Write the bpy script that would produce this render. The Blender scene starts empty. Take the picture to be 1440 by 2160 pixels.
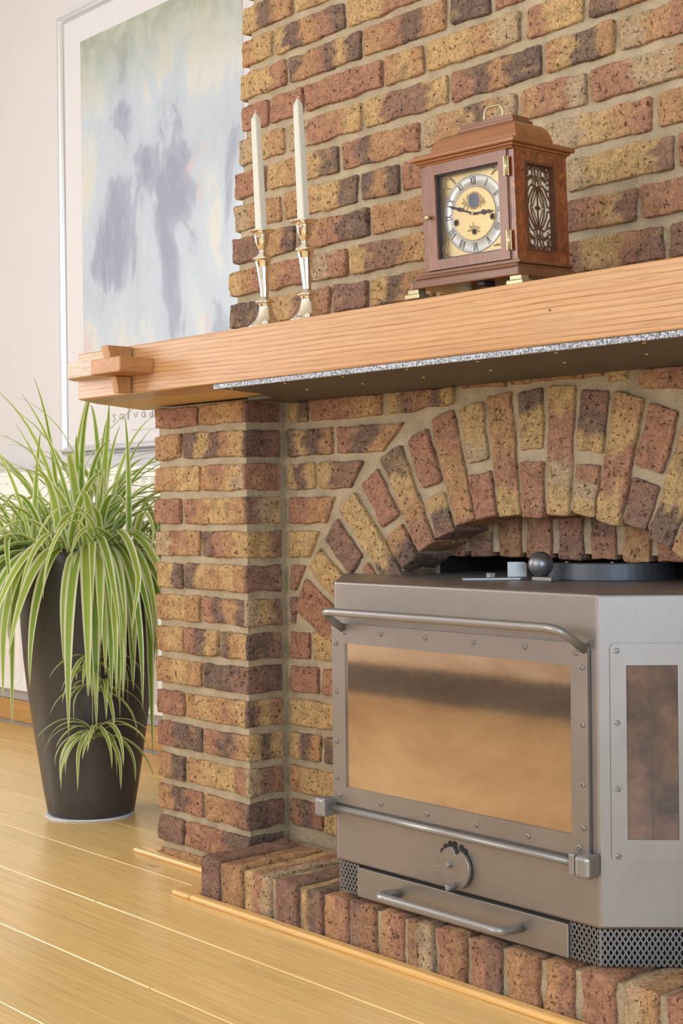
import bpy, bmesh, math, random
from mathutils import Vector, noise, Matrix
R = math.radians
random.seed(7)
SC = bpy.context.scene
COL = SC.collection

# ------------------------------------------------------------------ camera
cam_d = bpy.data.cameras.new('camera')
cam_d.sensor_fit = 'VERTICAL'; cam_d.sensor_height = 36.0; cam_d.lens = 36.0 * 3000 / 2160
cam_d.clip_start = .05
cam = bpy.data.objects.new('camera', cam_d); COL.objects.link(cam)
yaw, pit, rol = R(48.25), R(-.27), R(-.607)
fw = Vector((-math.sin(yaw) * math.cos(pit), math.cos(yaw) * math.cos(pit), math.sin(pit)))
r0 = Vector((math.cos(yaw), math.sin(yaw), 0)); u0 = r0.cross(fw)
rt = r0 * math.cos(rol) + u0 * math.sin(rol); up = rt.cross(fw)
m3 = Matrix((rt, up, -fw)).transposed()
cam.matrix_world = Matrix.Translation((2.2515, -1.853, .757)) @ m3.to_4x4()
SC.camera = cam

# ------------------------------------------------------------------ world, light, exposure
SC.view_settings.view_transform = 'Standard'; SC.view_settings.look = 'None'
SC.view_settings.gamma = 1.0; SC.view_settings.use_curve_mapping = False
SC.view_settings.exposure = -0.12
W = bpy.data.worlds.new('sky'); SC.world = W; W.use_nodes = True
W.node_tree.nodes['Background'].inputs[0].default_value = (.80, .90, 1.0, 1)
W.node_tree.nodes['Background'].inputs[1].default_value = 1.2

def area(name, loc, direction, sx, sy, power, col):
    d = bpy.data.lights.new(name, 'AREA'); d.shape = 'RECTANGLE'; d.size = sx; d.size_y = sy
    d.energy = power; d.color = col
    o = bpy.data.objects.new(name, d); COL.objects.link(o); o.location = loc
    o.rotation_euler = Vector(direction).to_track_quat('-Z', 'Y').to_euler()
    return o
# daylight entering through the windows of the left, front and right walls
area('daylight_left', (-3.36, -1.95, 1.50), (1, 0, -.05), 1.5, 1.8, 68, (1.0, .992, .98))
area('daylight_front', (-.3, -5.12, 1.5), (0, 1, -.03), 3.4, 1.8, 118, (1.0, .99, .975))
area('daylight_right', (4.52, -3.45, 1.40), (-1, 0, -.05), 2.6, 1.8, 118, (.62, .81, 1.0))

# ------------------------------------------------------------------ node helpers
def srgb(*c):
    if len(c) == 1: c = c[0]
    return tuple(((v / 255) / 12.92 if v / 255 <= .04045 else ((v / 255 + .055) / 1.055) ** 2.4) for v in c) + (1,)

class NT:
    def __init__(s, name):
        s.m = bpy.data.materials.new(name); s.m.use_nodes = True
        s.t = s.m.node_tree; s.b = s.t.nodes['Principled BSDF']; s.out = s.t.nodes['Material Output']
    def n(s, typ, ins=None, **pr):
        x = s.t.nodes.new('ShaderNode' + typ)
        for k, v in pr.items(): setattr(x, k, v)
        for k, v in (ins or {}).items(): s.set(x.inputs[k], v)
        return x
    def set(s, sock, v):
        if isinstance(v, bpy.types.NodeSocket): s.t.links.new(v, sock)
        else: sock.default_value = v
    def pos(s): return s.n('NewGeometry').outputs['Position']
    def obj(s): return s.n('TexCoord').outputs['Object']
    def map(s, vec, scale=(1, 1, 1), rot=(0, 0, 0), loc=(0, 0, 0)):
        return s.n('Mapping', {'Vector': vec, 'Scale': scale, 'Rotation': rot, 'Location': loc}).outputs[0]
    def noise(s, vec, scale, detail=4, rough=.55, dist=0):
        return s.n('TexNoise', {'Vector': vec, 'Scale': scale, 'Detail': detail, 'Roughness': rough, 'Distortion': dist}).outputs[0]
    def ramp(s, f, stops):
        x = s.n('ValToRGB', {'Fac': f}); e = x.color_ramp.elements
        while len(e) < len(stops): e.new(.5)
        for i, (p, c) in enumerate(stops):
            e[i].position = p; e[i].color = c if len(c) == 4 else (*c, 1)
        return x.outputs[0]
    def mix(s, f, a, b, mode='MIX'):
        x = s.n('Mix', data_type='RGBA', blend_type=mode)
        s.set(x.inputs[0], f); s.set(x.inputs[6], a); s.set(x.inputs[7], b)
        return x.outputs[2]
    def math(s, op, a, b=0.0):
        x = s.n('Math', operation=op); s.set(x.inputs[0], a); s.set(x.inputs[1], b); return x.outputs[0]
    def rng(s, f, a, b, c=0.0, d=1.0):
        return s.n('MapRange', {'Value': f, 'From Min': a, 'From Max': b, 'To Min': c, 'To Max': d}).outputs[0]
    def bump(s, h, strength=.4, dist=.002, normal=None):
        x = s.n('Bump', {'Height': h, 'Strength': strength, 'Distance': dist})
        if normal is not None: s.set(x.inputs['Normal'], normal)
        s.set(s.b.inputs['Normal'], x.outputs[0]); return x.outputs[0]
    def p(s, **kw):
        al = {'color': 'Base Color', 'rough': 'Roughness', 'metal': 'Metallic', 'spec': 'Specular IOR Level',
              'coat': 'Coat Weight', 'coatr': 'Coat Roughness', 'trans': 'Transmission Weight', 'ior': 'IOR', 'alpha': 'Alpha',
              'sss': 'Subsurface Weight'}
        for k, v in kw.items(): s.set(s.b.inputs[al[k]], v)
        return s.m
g = lambda v: (v, v, v, 1)

def M_plain(name, col, rough=.5, metal=0, bump=0, scale=60, var=.0, **kw):
    t = NT(name); c = col
    if var:
        nz = t.noise(t.obj(), scale, 5)
        c = t.mix(1.0, col, t.ramp(nz, [(.3, g(1 - var)), (.7, g(1 + var))]), 'MULTIPLY')
        t.set(t.b.inputs['Roughness'], rough)
    t.p(color=c, rough=rough, metal=metal, **kw)
    if bump: t.bump(t.noise(t.obj(), scale * 4, 4), bump, .001)
    return t.m

def M_brick():
    t = NT('brick_clay'); P = t.pos()
    tone = t.n('Attribute', attribute_name='tone').outputs['Color']
    n1 = t.noise(P, 48, 6, .65); n2 = t.noise(P, 230, 5, .68); n3 = t.noise(P, 135, 4, .6, .5)
    n4 = t.noise(P, 620, 2, .5); n5 = t.noise(t.map(P, (22, 22, 60)), 1.0, 4, .6)
    c = t.mix(1.0, tone, t.ramp(n1, [(.30, g(.72)), (.50, g(1.0)), (.72, g(1.26))]), 'MULTIPLY')
    c = t.mix(1.0, c, t.ramp(n2, [(.33, g(.58)), (.50, g(1.0)), (.70, g(1.26))]), 'MULTIPLY')
    c = t.mix(t.math('MULTIPLY', t.rng(n5, .56, .70), .35), c, srgb(206, 172, 120))
    pit = t.rng(n3, .60, .69)
    c = t.mix(pit, c, t.mix(1.0, c, (.36, .28, .24, 1), 'MULTIPLY'))
    c = t.mix(t.math('MULTIPLY', t.rng(n4, .64, .72), .34), c, srgb(226, 208, 184))
    t.p(color=c, rough=.92, spec=.15)
    h = t.math('SUBTRACT', t.math('ADD', t.math('MULTIPLY', n2, .9), n1), t.math('MULTIPLY', pit, .9))
    t.bump(h, 1.0, .0052)
    return t.m

def M_mortar(name, col, dk=.8):
    t = NT(name); P = t.pos()
    n1 = t.noise(P, 20, 5); n2 = t.noise(P, 420, 3, .7); n3 = t.noise(P, 90, 4)
    c = t.mix(1.0, col, t.ramp(n1, [(.3, g(dk)), (.7, g(1.12))]), 'MULTIPLY')
    c = t.mix(1.0, c, t.ramp(n2, [(.3, g(.78)), (.7, g(1.16))]), 'MULTIPLY')
    t.p(color=c, rough=.95, spec=.1)
    t.bump(t.math('ADD', t.math('MULTIPLY', t.noise(P, 34, 4), 1.4), t.math('ADD', n3, t.math('MULTIPLY', n2, .5))), .9, .006)
    return t.m

def M_wood(name, light, dark, axis=0, scale=1.0, rough=.45, pores=.5, obj=True, coat=0, band=.5, ring=None, knots=0):
    """long grain along the given axis"""
    t = NT(name); P = t.obj() if obj else t.pos()
    rnd = t.n('ObjectInfo').outputs['Random']
    off = t.n('CombineXYZ', {'X': t.math('MULTIPLY', rnd, 37.0), 'Y': t.math('MULTIPLY', rnd, 19.0), 'Z': t.math('MULTIPLY', rnd, 7.0)}).outputs[0]
    P = t.n('VectorMath', {0: P, 1: off}, operation='ADD').outputs[0]
    st = [18.0 * scale] * 3; st[axis] = 1.1 * scale
    V = t.map(P, tuple(st))
    n1 = t.noise(V, 1.0, 6, .6, .6)
    st2 = [150.0 * scale] * 3; st2[axis] = 4.0 * scale
    n2 = t.noise(t.map(P, tuple(st2)), 1.0, 4, .6, .2)
    st3 = [420.0 * scale] * 3; st3[axis] = 16.0 * scale
    n3 = t.noise(t.map(P, tuple(st3)), 1.0, 2, .5)
    c = t.mix(t.rng(n1, .5 - band * .4, .5 + band * .4), light, dark)
    c = t.mix(1.0, c, t.ramp(n2, [(.3, g(.86)), (.6, g(1.04)), (.8, g(1.1))]), 'MULTIPLY')
    c = t.mix(t.math('MULTIPLY', t.rng(n3, .58, .70), pores), c, t.mix(1.0, c, (.50, .40, .32, 1), 'MULTIPLY'))
    if knots:
        vo = t.n('TexVoronoi', {'Vector': t.map(P, (1.25, 2.9, 0)), 'Scale': 1.0}).outputs['Distance']
        kn = t.math('MULTIPLY', t.rng(t.math('ADD', vo, t.math('MULTIPLY', n2, .02)), .050, .018), knots)
        c = t.mix(kn, c, t.mix(1.0, c, (.34, .24, .16, 1), 'MULTIPLY'))
        c = t.mix(1.0, c, t.ramp(rnd, [(0, g(.90)), (.5, g(1.0)), (1, g(1.05))]), 'MULTIPLY')
    if ring:
        q = t.n('SeparateXYZ', {0: P}).outputs[ring[0]]
        st4 = [2.6] * 3; st4[axis] = .7; n4 = t.noise(t.map(P, tuple(st4)), 1.0, 4, .55, .3)
        w = t.math('SINE', t.math('ADD', t.math('MULTIPLY', q, ring[1]), t.math('MULTIPLY', n4, ring[2])))
        ln_ = t.math('MULTIPLY', t.rng(w, .2, .95), t.rng(n2, .35, .62))
        c = t.mix(t.math('MULTIPLY', ln_, ring[3]), c, t.mix(1.0, c, (.64, .50, .38, 1), 'MULTIPLY'))
    t.p(color=c, rough=rough, coat=coat, coatr=.25)
    t.bump(t.math('SUBTRACT', t.math('MULTIPLY', n2, .4), t.math('MULTIPLY', t.rng(n3, .58, .70), .5)), .25, .0012)
    return t.m

MAT = {}
MAT['brick'] = M_brick()
MAT['mortar'] = M_mortar('lime_mortar', srgb(193, 174, 144))
MAT['soot'] = M_mortar('sooty_masonry', srgb(52, 46, 42))
t = NT('white_plaster'); nz = t.noise(t.pos(), 6, 3)
t.p(color=t.mix(nz, srgb(202, 198, 198), srgb(207, 203, 203)), rough=.8, spec=.3); t.bump(t.noise(t.pos(), 160, 3), .06, .001)
MAT['wall'] = t.m
MAT['ceiling'] = M_plain('ceiling_paint', srgb(236, 234, 230), .9)
MAT['oak'] = M_wood('oak_beam', srgb(200, 155, 109), srgb(188, 139, 91), 0, 1.0, .36, .35, ring=(2, 760.0, 30.0, 1.0))
MAT['oak_y'] = M_wood('oak_tenon', srgb(190, 138, 90), srgb(172, 116, 70), 1, 1.3, .5, .8)
MAT['oak_z'] = M_wood('oak_wedge', srgb(198, 150, 102), srgb(180, 126, 80), 2, 1.3, .5, .7)
MAT['grey_oak'] = M_wood('weathered_sheen_oak', srgb(214, 196, 180), srgb(192, 170, 150), 0, 1.3, .6, .9)  # worn oak; the window's sheen is put into its pinkish grey
MAT['pale_oak'] = M_wood('pale_shelf_wood', srgb(222, 186, 132), srgb(206, 162, 104), 0, 1.0, .5, .5)
MAT['floor'] = M_wood('oak_floorboard', srgb(240, 206, 144), srgb(230, 188, 120), 0, .55, .27, .22, obj=False, band=1.1, ring=(1, 420.0, 40.0, .24), knots=.7)
MAT['base_oak'] = M_wood('oak_skirting', srgb(214, 168, 108), srgb(198, 146, 86), 0, .8, .35, .4)
MAT['trim'] = M_wood('oak_edge_strip', srgb(236, 194, 128), srgb(224, 176, 106), 0, .8, .25, .35)

# grey stove paint
t = NT('grey_stove_paint'); n1 = t.noise(t.obj(), 420, 3); n2 = t.noise(t.obj(), 9, 4)
t.p(color=t.mix(1.0, srgb(148, 142, 138), t.ramp(n2, [(.3, g(.93)), (.7, g(1.05))]), 'MULTIPLY'), rough=.40, metal=.8)
t.bump(n1, .10, .0008); MAT['stove'] = t.m
MAT['stove_bar'] = M_plain('grey_bar_paint', srgb(150, 147, 146), .36, .6, .06, 90)
MAT['stove_dark'] = M_plain('blackened_steel', srgb(30, 29, 30), .6, .3)
MAT['mesh'] = M_plain('grey_expanded_metal', srgb(134, 132, 132), .45, .5)
MAT['screw'] = M_plain('steel_screw', srgb(150, 147, 142), .4, .8)
MAT['ball'] = M_plain('iron_ball', srgb(128, 128, 132), .34, .75, .12, 60)
# soot-browned stove glass: amber film that mirrors the room
t = NT('amber_stove_glass'); O = t.obj()
n1 = t.noise(t.map(O, (3, 3, 6)), 1.0, 5, .6, .5); n2 = t.noise(O, 90, 5, .7); n3 = t.noise(O, 28, 5, .7, 1.2)
base = t.mix(t.rng(n1, .35, .7), srgb(208, 190, 170), srgb(164, 141, 124))
sc_ = t.math('MULTIPLY', t.rng(n3, .66, .74), .22)
base = t.mix(sc_, base, srgb(206, 170, 136))
t.p(color=base, rough=t.math('ADD', t.math('MULTIPLY', n2, .07), .02), metal=.86)
t.bump(t.noise(O, 7, 2), .02, .006); MAT['pane'] = t.m
t = NT('sooty_side_glass'); O = t.obj()
n1 = t.noise(O, 14, 6, .7); n2 = t.noise(O, 70, 6, .75, .8)
base = t.mix(t.rng(n1, .35, .68), srgb(120, 92, 76), srgb(62, 54, 54))
base = t.mix(t.math('MULTIPLY', t.rng(n2, .66, .76), .6), base, srgb(176, 158, 142))
t.p(color=base, rough=.2, metal=.25, coat=.12, coatr=.08); MAT['pane_side'] = t.m
MAT['housing'] = M_plain('shaded_grey_housing', srgb(84, 86, 92), .45, .6)  # shade under the arch is put into this darker grey
MAT['plate'] = M_plain('dark_steel_plate', srgb(92, 84, 78), .5, .35, .1, 70, .08)
t = NT('galvanised_edge'); n1 = t.noise(t.obj(), 330, 3, .7)
t.p(color=t.ramp(n1, [(.38, srgb(74, 76, 80)), (.6, srgb(190, 194, 204))]), rough=.45, metal=.6); t.bump(n1, .8, .002); MAT['plate_edge'] = t.m
MAT['brass_screw'] = M_plain('brass_screw', srgb(206, 186, 130), .35, .9)
MAT['silver'] = M_plain('polished_silver', srgb(232, 226, 214), .12, 1.0)
t = NT('ivory_wax'); t.p(color=srgb(208, 204, 190), rough=.4, sss=.2); t.b.inputs['Subsurface Radius'].default_value = (.01, .008, .006); MAT['wax'] = t.m
MAT['wick'] = M_plain('cotton_wick', srgb(214, 204, 186), .9)
MAT['walnut'] = M_wood('walnut_case', srgb(136, 86, 56), srgb(104, 62, 40), 0, 2.0, .28, .4, coat=.5)
MAT['walnut_z'] = M_wood('walnut_door', srgb(140, 92, 68), srgb(116, 74, 54), 2, 2.0, .28, .3, coat=.5)
t = NT('burr_walnut'); O = t.obj(); n1 = t.noise(t.map(O, (1, 1.6, 1)), 38, 5, .6, 1.5)
t.p(color=t.ramp(n1, [(.3, srgb(92, 46, 24)), (.55, srgb(138, 74, 36)), (.75, srgb(176, 106, 52))]), rough=.25, coat=.6, coatr=.1); MAT['burr'] = t.m
MAT['moulding'] = M_wood('walnut_moulding', srgb(160, 100, 54), srgb(128, 76, 42), 0, 2.0, .26, .3, coat=.6)
MAT['fret'] = M_plain('fret_wood', srgb(96, 62, 42), .5, 0, 0, 80, .1)
MAT['cream'] = M_plain('cream_silk', srgb(240, 226, 200), .8)
MAT['brass'] = M_plain('antique_brass', srgb(182, 170, 136), .36, .7)
MAT['gold'] = M_plain('gilt_dial', srgb(216, 192, 140), .40, .5, .15, 120)
MAT['goldrel'] = M_plain('gilt_relief', srgb(196, 172, 124), .42, .6, .3, 150)
MAT['silverdial'] = M_plain('silvered_ring', srgb(214, 212, 208), .4, .35)
MAT['ink'] = M_plain('dark_ink', srgb(42, 42, 48), .5)
MAT['hole'] = M_plain('dark_recess', srgb(40, 30, 22), .8)
MAT['moon'] = M_plain('blue_moon_disc', srgb(82, 92, 116), .3)
t = NT('clear_glass'); t.p(color=g(1), rough=.03, trans=1.0, ior=1.4); MAT['glass'] = t.m
MAT['pot'] = M_plain('anthracite_pot', srgb(66, 62, 62), .38, 0, .03, 60)
MAT['soil'] = M_plain('potting_soil', srgb(58, 44, 34), .95, 0, .6, 60)
MAT['felt'] = M_plain('white_felt', srgb(214, 216, 226), .95, 0, .4, 90)
MAT['frame'] = M_plain('brushed_silver_frame', srgb(222, 224, 228), .26, .75)
MAT['mat'] = M_plain('white_paper', srgb(208, 205, 206), .7)
MAT['pencil'] = M_plain('grey_pencil', srgb(150, 148, 150), .8)
MAT['pencil2'] = M_plain('faint_print', srgb(190, 186, 184), .8)
MAT['rad'] = M_plain('white_enamel', srgb(228, 226, 222), .35)
MAT['valve'] = M_plain('chrome_valve', srgb(190, 196, 204), .2, .9)
MAT['upvc'] = M_plain('white_window_frame', srgb(236, 236, 234), .4)
MAT['dark_base'] = M_plain('dark_skirting', srgb(62, 54, 56), .5)
# spider plant leaf: cream margins, green middle, from the leaf's own UV
t = NT('variegated_leaf'); uv = t.n('UVMap').outputs[0]
sx = t.n('SeparateXYZ', {0: uv}); rnd = t.n('ObjectInfo').outputs['Random']
edge = t.math('ABSOLUTE', t.math('SUBTRACT', sx.outputs[0], .5))
lines = t.noise(t.map(uv, (26, .6, 1)), 1.0, 3)
gr = t.mix(rnd, srgb(138, 172, 62), srgb(186, 206, 96))
gr = t.mix(t.rng(lines, .35, .7), gr, t.mix(1.0, gr, (.72, .80, .7, 1), 'MULTIPLY'))
c = t.mix(t.rng(edge, .24, .34), gr, srgb(240, 240, 204))
c = t.mix(t.rng(sx.outputs[1], .94, 1.0), c, srgb(176, 136, 92))
t.p(color=c, rough=.38, spec=.4)
tr = t.n('BsdfTranslucent', {'Color': c}); ms = t.n('MixShader', {0: .38, 1: t.b.outputs[0], 2: tr.outputs[0]})
t.t.links.new(ms.outputs[0], t.out.inputs[0]); MAT['leaf'] = t.m
MAT['stem'] = M_plain('pale_runner', srgb(196, 196, 128), .6)
# soft abstract print (generic colour fields)
t = NT('abstract_print'); O = t.obj()
z = t.n('SeparateXYZ', {0: O}).outputs[2]
n1 = t.noise(t.map(O, (4.2, 1, 1.9), (0, 0, 0), (7.3, 0, 3.1)), 1.0, 5, .58, .35); n2 = t.noise(t.map(O, (13, 1, 10)), 1.0, 5, .62, .4); n3 = t.noise(t.map(O, (3, 1, 2.2), (0, 0, 0), (4, 0, 2)), 1.0, 4, .55, .4)
n4 = t.noise(t.map(O, (60, 1, 45)), 1.0, 3)
c = t.ramp(n1, [(.36, srgb(140, 146, 166)), (.42, srgb(152, 160, 178)), (.455, srgb(176, 186, 198)), (.55, srgb(184, 194, 204)), (.60, srgb(198, 200, 198)), (.70, srgb(204, 200, 190))])
c = t.mix(t.math('MULTIPLY', t.rng(n2, .54, .66), .42), c, srgb(166, 178, 186))
c = t.mix(t.math('MULTIPLY', t.rng(n3, .61, .66), .5), c, srgb(206, 176, 174))
c = t.mix(t.math('MULTIPLY', t.rng(n4, .66, .72), .35), c, srgb(120, 130, 138))
c = t.mix(t.rng(z, 1.10, 1.34), c, t.mix(t.rng(n2, .45, .6), srgb(150, 158, 142), srgb(172, 176, 160)))
t.p(color=c, rough=.35, coat=.5, coatr=.06); MAT['print'] = t.m

# ------------------------------------------------------------------ mesh helpers
class MB:
    def __init__(s): s.v = []; s.f = []; s.sm = []
    def add(s, vs, fs, smooth=False):
        o = len(s.v); s.v += [tuple(v) for v in vs]
        for f in fs: s.f.append(tuple(i + o for i in f)); s.sm.append(smooth)
        return s
    def box(s, x0, x1, y0, y1, z0, z1, bev=0, seg=2):
        if not bev:
            vs = [(x, y, z) for z in (z0, z1) for y in (y0, y1) for x in (x0, x1)]
            return s.add(vs, [(0, 2, 3, 1), (4, 5, 7, 6), (0, 1, 5, 4), (2, 6, 7, 3), (0, 4, 6, 2), (1, 3, 7, 5)])
        bm = bmesh.new(); bmesh.ops.create_cube(bm, size=1)
        for v in bm.verts: v.co = ((x0 + x1) / 2 + v.co.x * (x1 - x0), (y0 + y1) / 2 + v.co.y * (y1 - y0), (z0 + z1) / 2 + v.co.z * (z1 - z0))
        bmesh.ops.bevel(bm, geom=bm.edges[:], offset=bev, segments=seg, profile=.5, affect='EDGES')
        return s.bm(bm)
    def bm(s, bm, smooth=False):
        bm.verts.index_update()
        s.add([v.co[:] for v in bm.verts], [[v.index for v in f.verts] for f in bm.faces], smooth); bm.free(); return s
    def prism(s, poly, z0, z1, axis='z', bev=0, seg=2):
        """poly of 2D points extruded; axis z: (x,y); axis y: (x,z) from y=z0 to z1; axis x: (y,z)"""
        bm = bmesh.new()
        def P(p, h): return (p[0], p[1], h) if axis == 'z' else ((p[0], h, p[1]) if axis == 'y' else (h, p[0], p[1]))
        a = [bm.verts.new(P(p, z0)) for p in poly]; b = [bm.verts.new(P(p, z1)) for p in poly]
        n = len(poly); bm.faces.new(a[::-1]); bm.faces.new(b)
        for i in range(n): bm.faces.new((a[i], a[(i + 1) % n], b[(i + 1) % n], b[i]))
        bmesh.ops.recalc_face_normals(bm, faces=bm.faces[:])
        if bev: bmesh.ops.bevel(bm, geom=bm.edges[:], offset=bev, segments=seg, profile=.5, affect='EDGES')
        return s.bm(bm)
    def tube(s, path, r, seg=12, caps=True, smooth=True, flat=1.0, upv=None):
        path = [Vector(p) for p in path]; n = len(path)
        rr = r if isinstance(r, (list, tuple)) else [r] * n
        tang = [(path[min(i + 1, n - 1)] - path[max(i - 1, 0)]).normalized() for i in range(n)]
        nrm = Vector(upv) if upv else tang[0].orthogonal().normalized(); vs = []
        for i in range(n):
            nrm = (nrm - tang[i] * nrm.dot(tang[i]));
            if nrm.length < 1e-6: nrm = tang[i].orthogonal()
            nrm.normalize(); bi = tang[i].cross(nrm)
            for k in range(seg):
                a = 2 * math.pi * k / seg
                vs.append(path[i] + nrm * (math.cos(a) * rr[i] * flat) + bi * (math.sin(a) * rr[i]))
        fs = [(i * seg + k, i * seg + (k + 1) % seg, (i + 1) * seg + (k + 1) % seg, (i + 1) * seg + k) for i in range(n - 1) for k in range(seg)]
        s.add(vs, fs, smooth)
        if caps:
            o = len(s.v) - len(vs)
            s.f.append(tuple(o + k for k in range(seg))[::-1]); s.sm.append(False)
            s.f.append(tuple(o + (n - 1) * seg + k for k in range(seg))); s.sm.append(False)
        return s
    def lathe(s, prof, c=(0, 0, 0), seg=48, smooth=True, axis='z', sq=False):
        vs = []; n = len(prof)
        for (r, h) in prof:
            for k in range(seg):
                a = 2 * math.pi * k / seg; x, y = r * math.cos(a), r * math.sin(a)
                vs.append((c[0] + x, c[1] + y, c[2] + h) if axis == 'z' else ((c[0] + x, c[1] + h, c[2] + y) if axis == 'y' else (c[0] + h, c[1] + x, c[2] + y)))
        fs = [(i * seg + k, i * seg + (k + 1) % seg, (i + 1) * seg + (k + 1) % seg, (i + 1) * seg + k) for i in range(n - 1) for k in range(seg)]
        fs.append(tuple(range(seg))[::-1]); fs.append(tuple((n - 1) * seg + k for k in range(seg)))
        o = len(s.v); s.add(vs, fs, smooth); s.sm[-1] = s.sm[-2] = False
        return s
    def build(s, name, mat, parent=None, loc=(0, 0, 0), fixn=True):
        me = bpy.data.meshes.new(name)
        me.from_pydata([(v[0] - loc[0], v[1] - loc[1], v[2] - loc[2]) for v in s.v], [], s.f)
        me.polygons.foreach_set('use_smooth', s.sm)
        if fixn:
            bm = bmesh.new(); bm.from_mesh(me); bmesh.ops.recalc_face_normals(bm, faces=bm.faces[:]); bm.to_mesh(me); bm.free()
        me.materials.append(MAT[mat] if isinstance(mat, str) else mat); me.update()
        o = bpy.data.objects.new(name, me); COL.objects.link(o)
        if parent: o.parent = parent
        if parent is None or parent.get('kind') == 'structure': o.location = loc
        return o

def tag(o, label, cat, group=None, kind=None):
    o['label'] = label; o['category'] = cat
    if group: o['group'] = group
    if kind: o['kind'] = kind
    return o
def struct(o, label=None, cat=None):
    o['kind'] = 'structure'
    if label: o['label'] = label; o['category'] = cat
    return o
def thing(name, label, cat, loc, rot=(0, 0, 0), group=None):
    o = bpy.data.objects.new(name, None); COL.objects.link(o); o.location = loc; o.rotation_euler = rot
    o.empty_display_size = .05
    return tag(o, label, cat, group)

# ------------------------------------------------------------------ bricks
TONE = {'r': srgb(176, 128, 104), 'o': srgb(192, 148, 107), 'y': srgb(207, 172, 120), 'd': srgb(118, 99, 90),
        'p': srgb(147, 113, 99), 'g': srgb(193, 168, 135), 'b': srgb(167, 126, 96), 'w': srgb(206, 196, 186), 'k': srgb(60, 52, 50)}
def pick(tones, t):
    n = len(tones); x = min(max(t, 0), .9999) * n - .5
    i = max(0, min(n - 1, int(math.floor(x)))); j = max(0, min(n - 1, i + 1)); f = x - math.floor(x) if x > 0 else 0
    f = min(1, max(0, (f - .36) / .28))
    a, b = TONE[tones[i]], TONE[tones[j]]
    mean = [sum(TONE[c][k] for c in tones) / n * .6 + TONE['b'][k] * .4 for k in range(3)]
    return [(a[k] * (1 - f) + b[k] * f) * .80 + mean[k] * .20 for k in range(3)]
SEED = [0]
def lines(L, r, step):
    n = max(1, round((L - 2 * r) / step))
    return [0, r * .35] + [r + (L - 2 * r) * i / n for i in range(n + 1)] + [L - r * .35, L]
def brick(parent, quad, y0, depth, tones, ax='u', side=None, amp=.0023, r=.0042, step=.0075, name='brick'):
    """rounded, chipped clay brick; quad = (bl, br, tr, tl) in the x,z plane, face at y0, running back by depth"""
    SEED[0] += 1; sd = Vector((SEED[0] * 3.17, SEED[0] * 1.31, SEED[0] * .77)); rg = random.Random(SEED[0])
    bl, br, tr, tl = [Vector(q) for q in quad]
    Lx = ((br - bl).length + (tr - tl).length) / 2; Lz = ((tl - bl).length + (tr - br).length) / 2; D = depth
    us, vs_, ws = lines(Lx, r, step), lines(Lz, r, step), lines(D, r, .012)
    ws = ws[:-2]
    H = Vector((Lx / 2, D / 2, Lz / 2)); I = H - Vector((r, r, r))
    c = (bl + br + tr + tl) / 4; cen = Vector((c[0], y0, c[1]))
    skew = [rg.uniform(-.0016, .0016) for _ in range(4)]; out = rg.uniform(-.002, .0016)
    vid = {}; V = []; Cc = []
    def vert(i, j, k):
        key = (i, j, k)
        if key in vid: return vid[key]
        p = Vector((us[i], ws[k], vs_[j])) - H
        q = Vector([max(-I[a], min(I[a], p[a])) for a in range(3)]); d = p - q
        nd = d.normalized() if d.length > 1e-7 else Vector((0, -1, 0))
        if d.length > 1e-7 and k < len(ws) - 1: p = q + nd * r
        nz = noise.noise(p * 26 + sd) * amp * 1.5 + noise.noise(p * 85 + sd) * amp * .75 + noise.noise(p * 210 + sd) * amp * .35
        p = p + nd * nz
        p.x += noise.noise(p * 21 + sd * 1.7) * .0026 + noise.noise(p * 70 + sd * 1.7) * .0010
        p.z += noise.noise(p * 21 + sd * 2.3) * .0020 + noise.noise(p * 70 + sd * 2.9) * .0010
        u, v = (p[0] + H[0]) / Lx, (p[2] + H[2]) / Lz
        w2 = bl * (1 - u) * (1 - v) + br * u * (1 - v) + tr * u * v + tl * (1 - u) * v
        yy = y0 + p[1] + H[1] + out + skew[0] * (u - .5) + skew[1] * (v - .5)
        pos = Vector((w2[0] + skew[2] * (v - .5), yy, w2[1] + skew[3] * (u - .5))) - cen
        w = (p[1] + H[1]) / D
        tt = u if ax == 'u' else (1 - v)
        other = v if ax == 'u' else u
        wob = noise.noise(Vector((other * 3, tt * 2, 1.7)) + sd) * .16 + noise.noise(p * 120 + sd) * .05
        col = pick(tones, tt + wob)
        if side and u > .965: col = pick(side, w + wob * .8)
        m = noise.noise(p * 45 + sd * 2)
        if m > .22:
            a = min(1, (m - .22) * 3.0) * .42; z_ = (TONE['b'], TONE['d'], TONE['y'], TONE['o'])[SEED[0] % 4]; col = [col[e] * (1 - a) + z_[e] * a for e in range(3)]
        vid[key] = len(V); V.append(pos); Cc.append(col); return vid[key]
    F = []; nu, nv, nw = len(us) - 1, len(vs_) - 1, len(ws) - 1
    for i in range(nu):
        for j in range(nv): F.append((vert(i, j, 0), vert(i + 1, j, 0), vert(i + 1, j + 1, 0), vert(i, j + 1, 0)))
    for k in range(nw):
        for i in range(nu):
            F.append((vert(i, 0, k), vert(i, 0, k + 1), vert(i + 1, 0, k + 1), vert(i + 1, 0, k)))
            F.append((vert(i, nv, k), vert(i + 1, nv, k), vert(i + 1, nv, k + 1), vert(i, nv, k + 1)))
        for j in range(nv):
            F.append((vert(0, j, k), vert(0, j + 1, k), vert(0, j + 1, k + 1), vert(0, j, k + 1)))
            F.append((vert(nu, j, k), vert(nu, j, k + 1), vert(nu, j + 1, k + 1), vert(nu, j + 1, k)))
    me = bpy.data.meshes.new(name); me.from_pydata(V, [], F)
    a = me.color_attributes.new('tone', 'FLOAT_COLOR', 'POINT')
    a.data.foreach_set('color', [x for c3 in Cc for x in (*c3, 1)])
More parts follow.
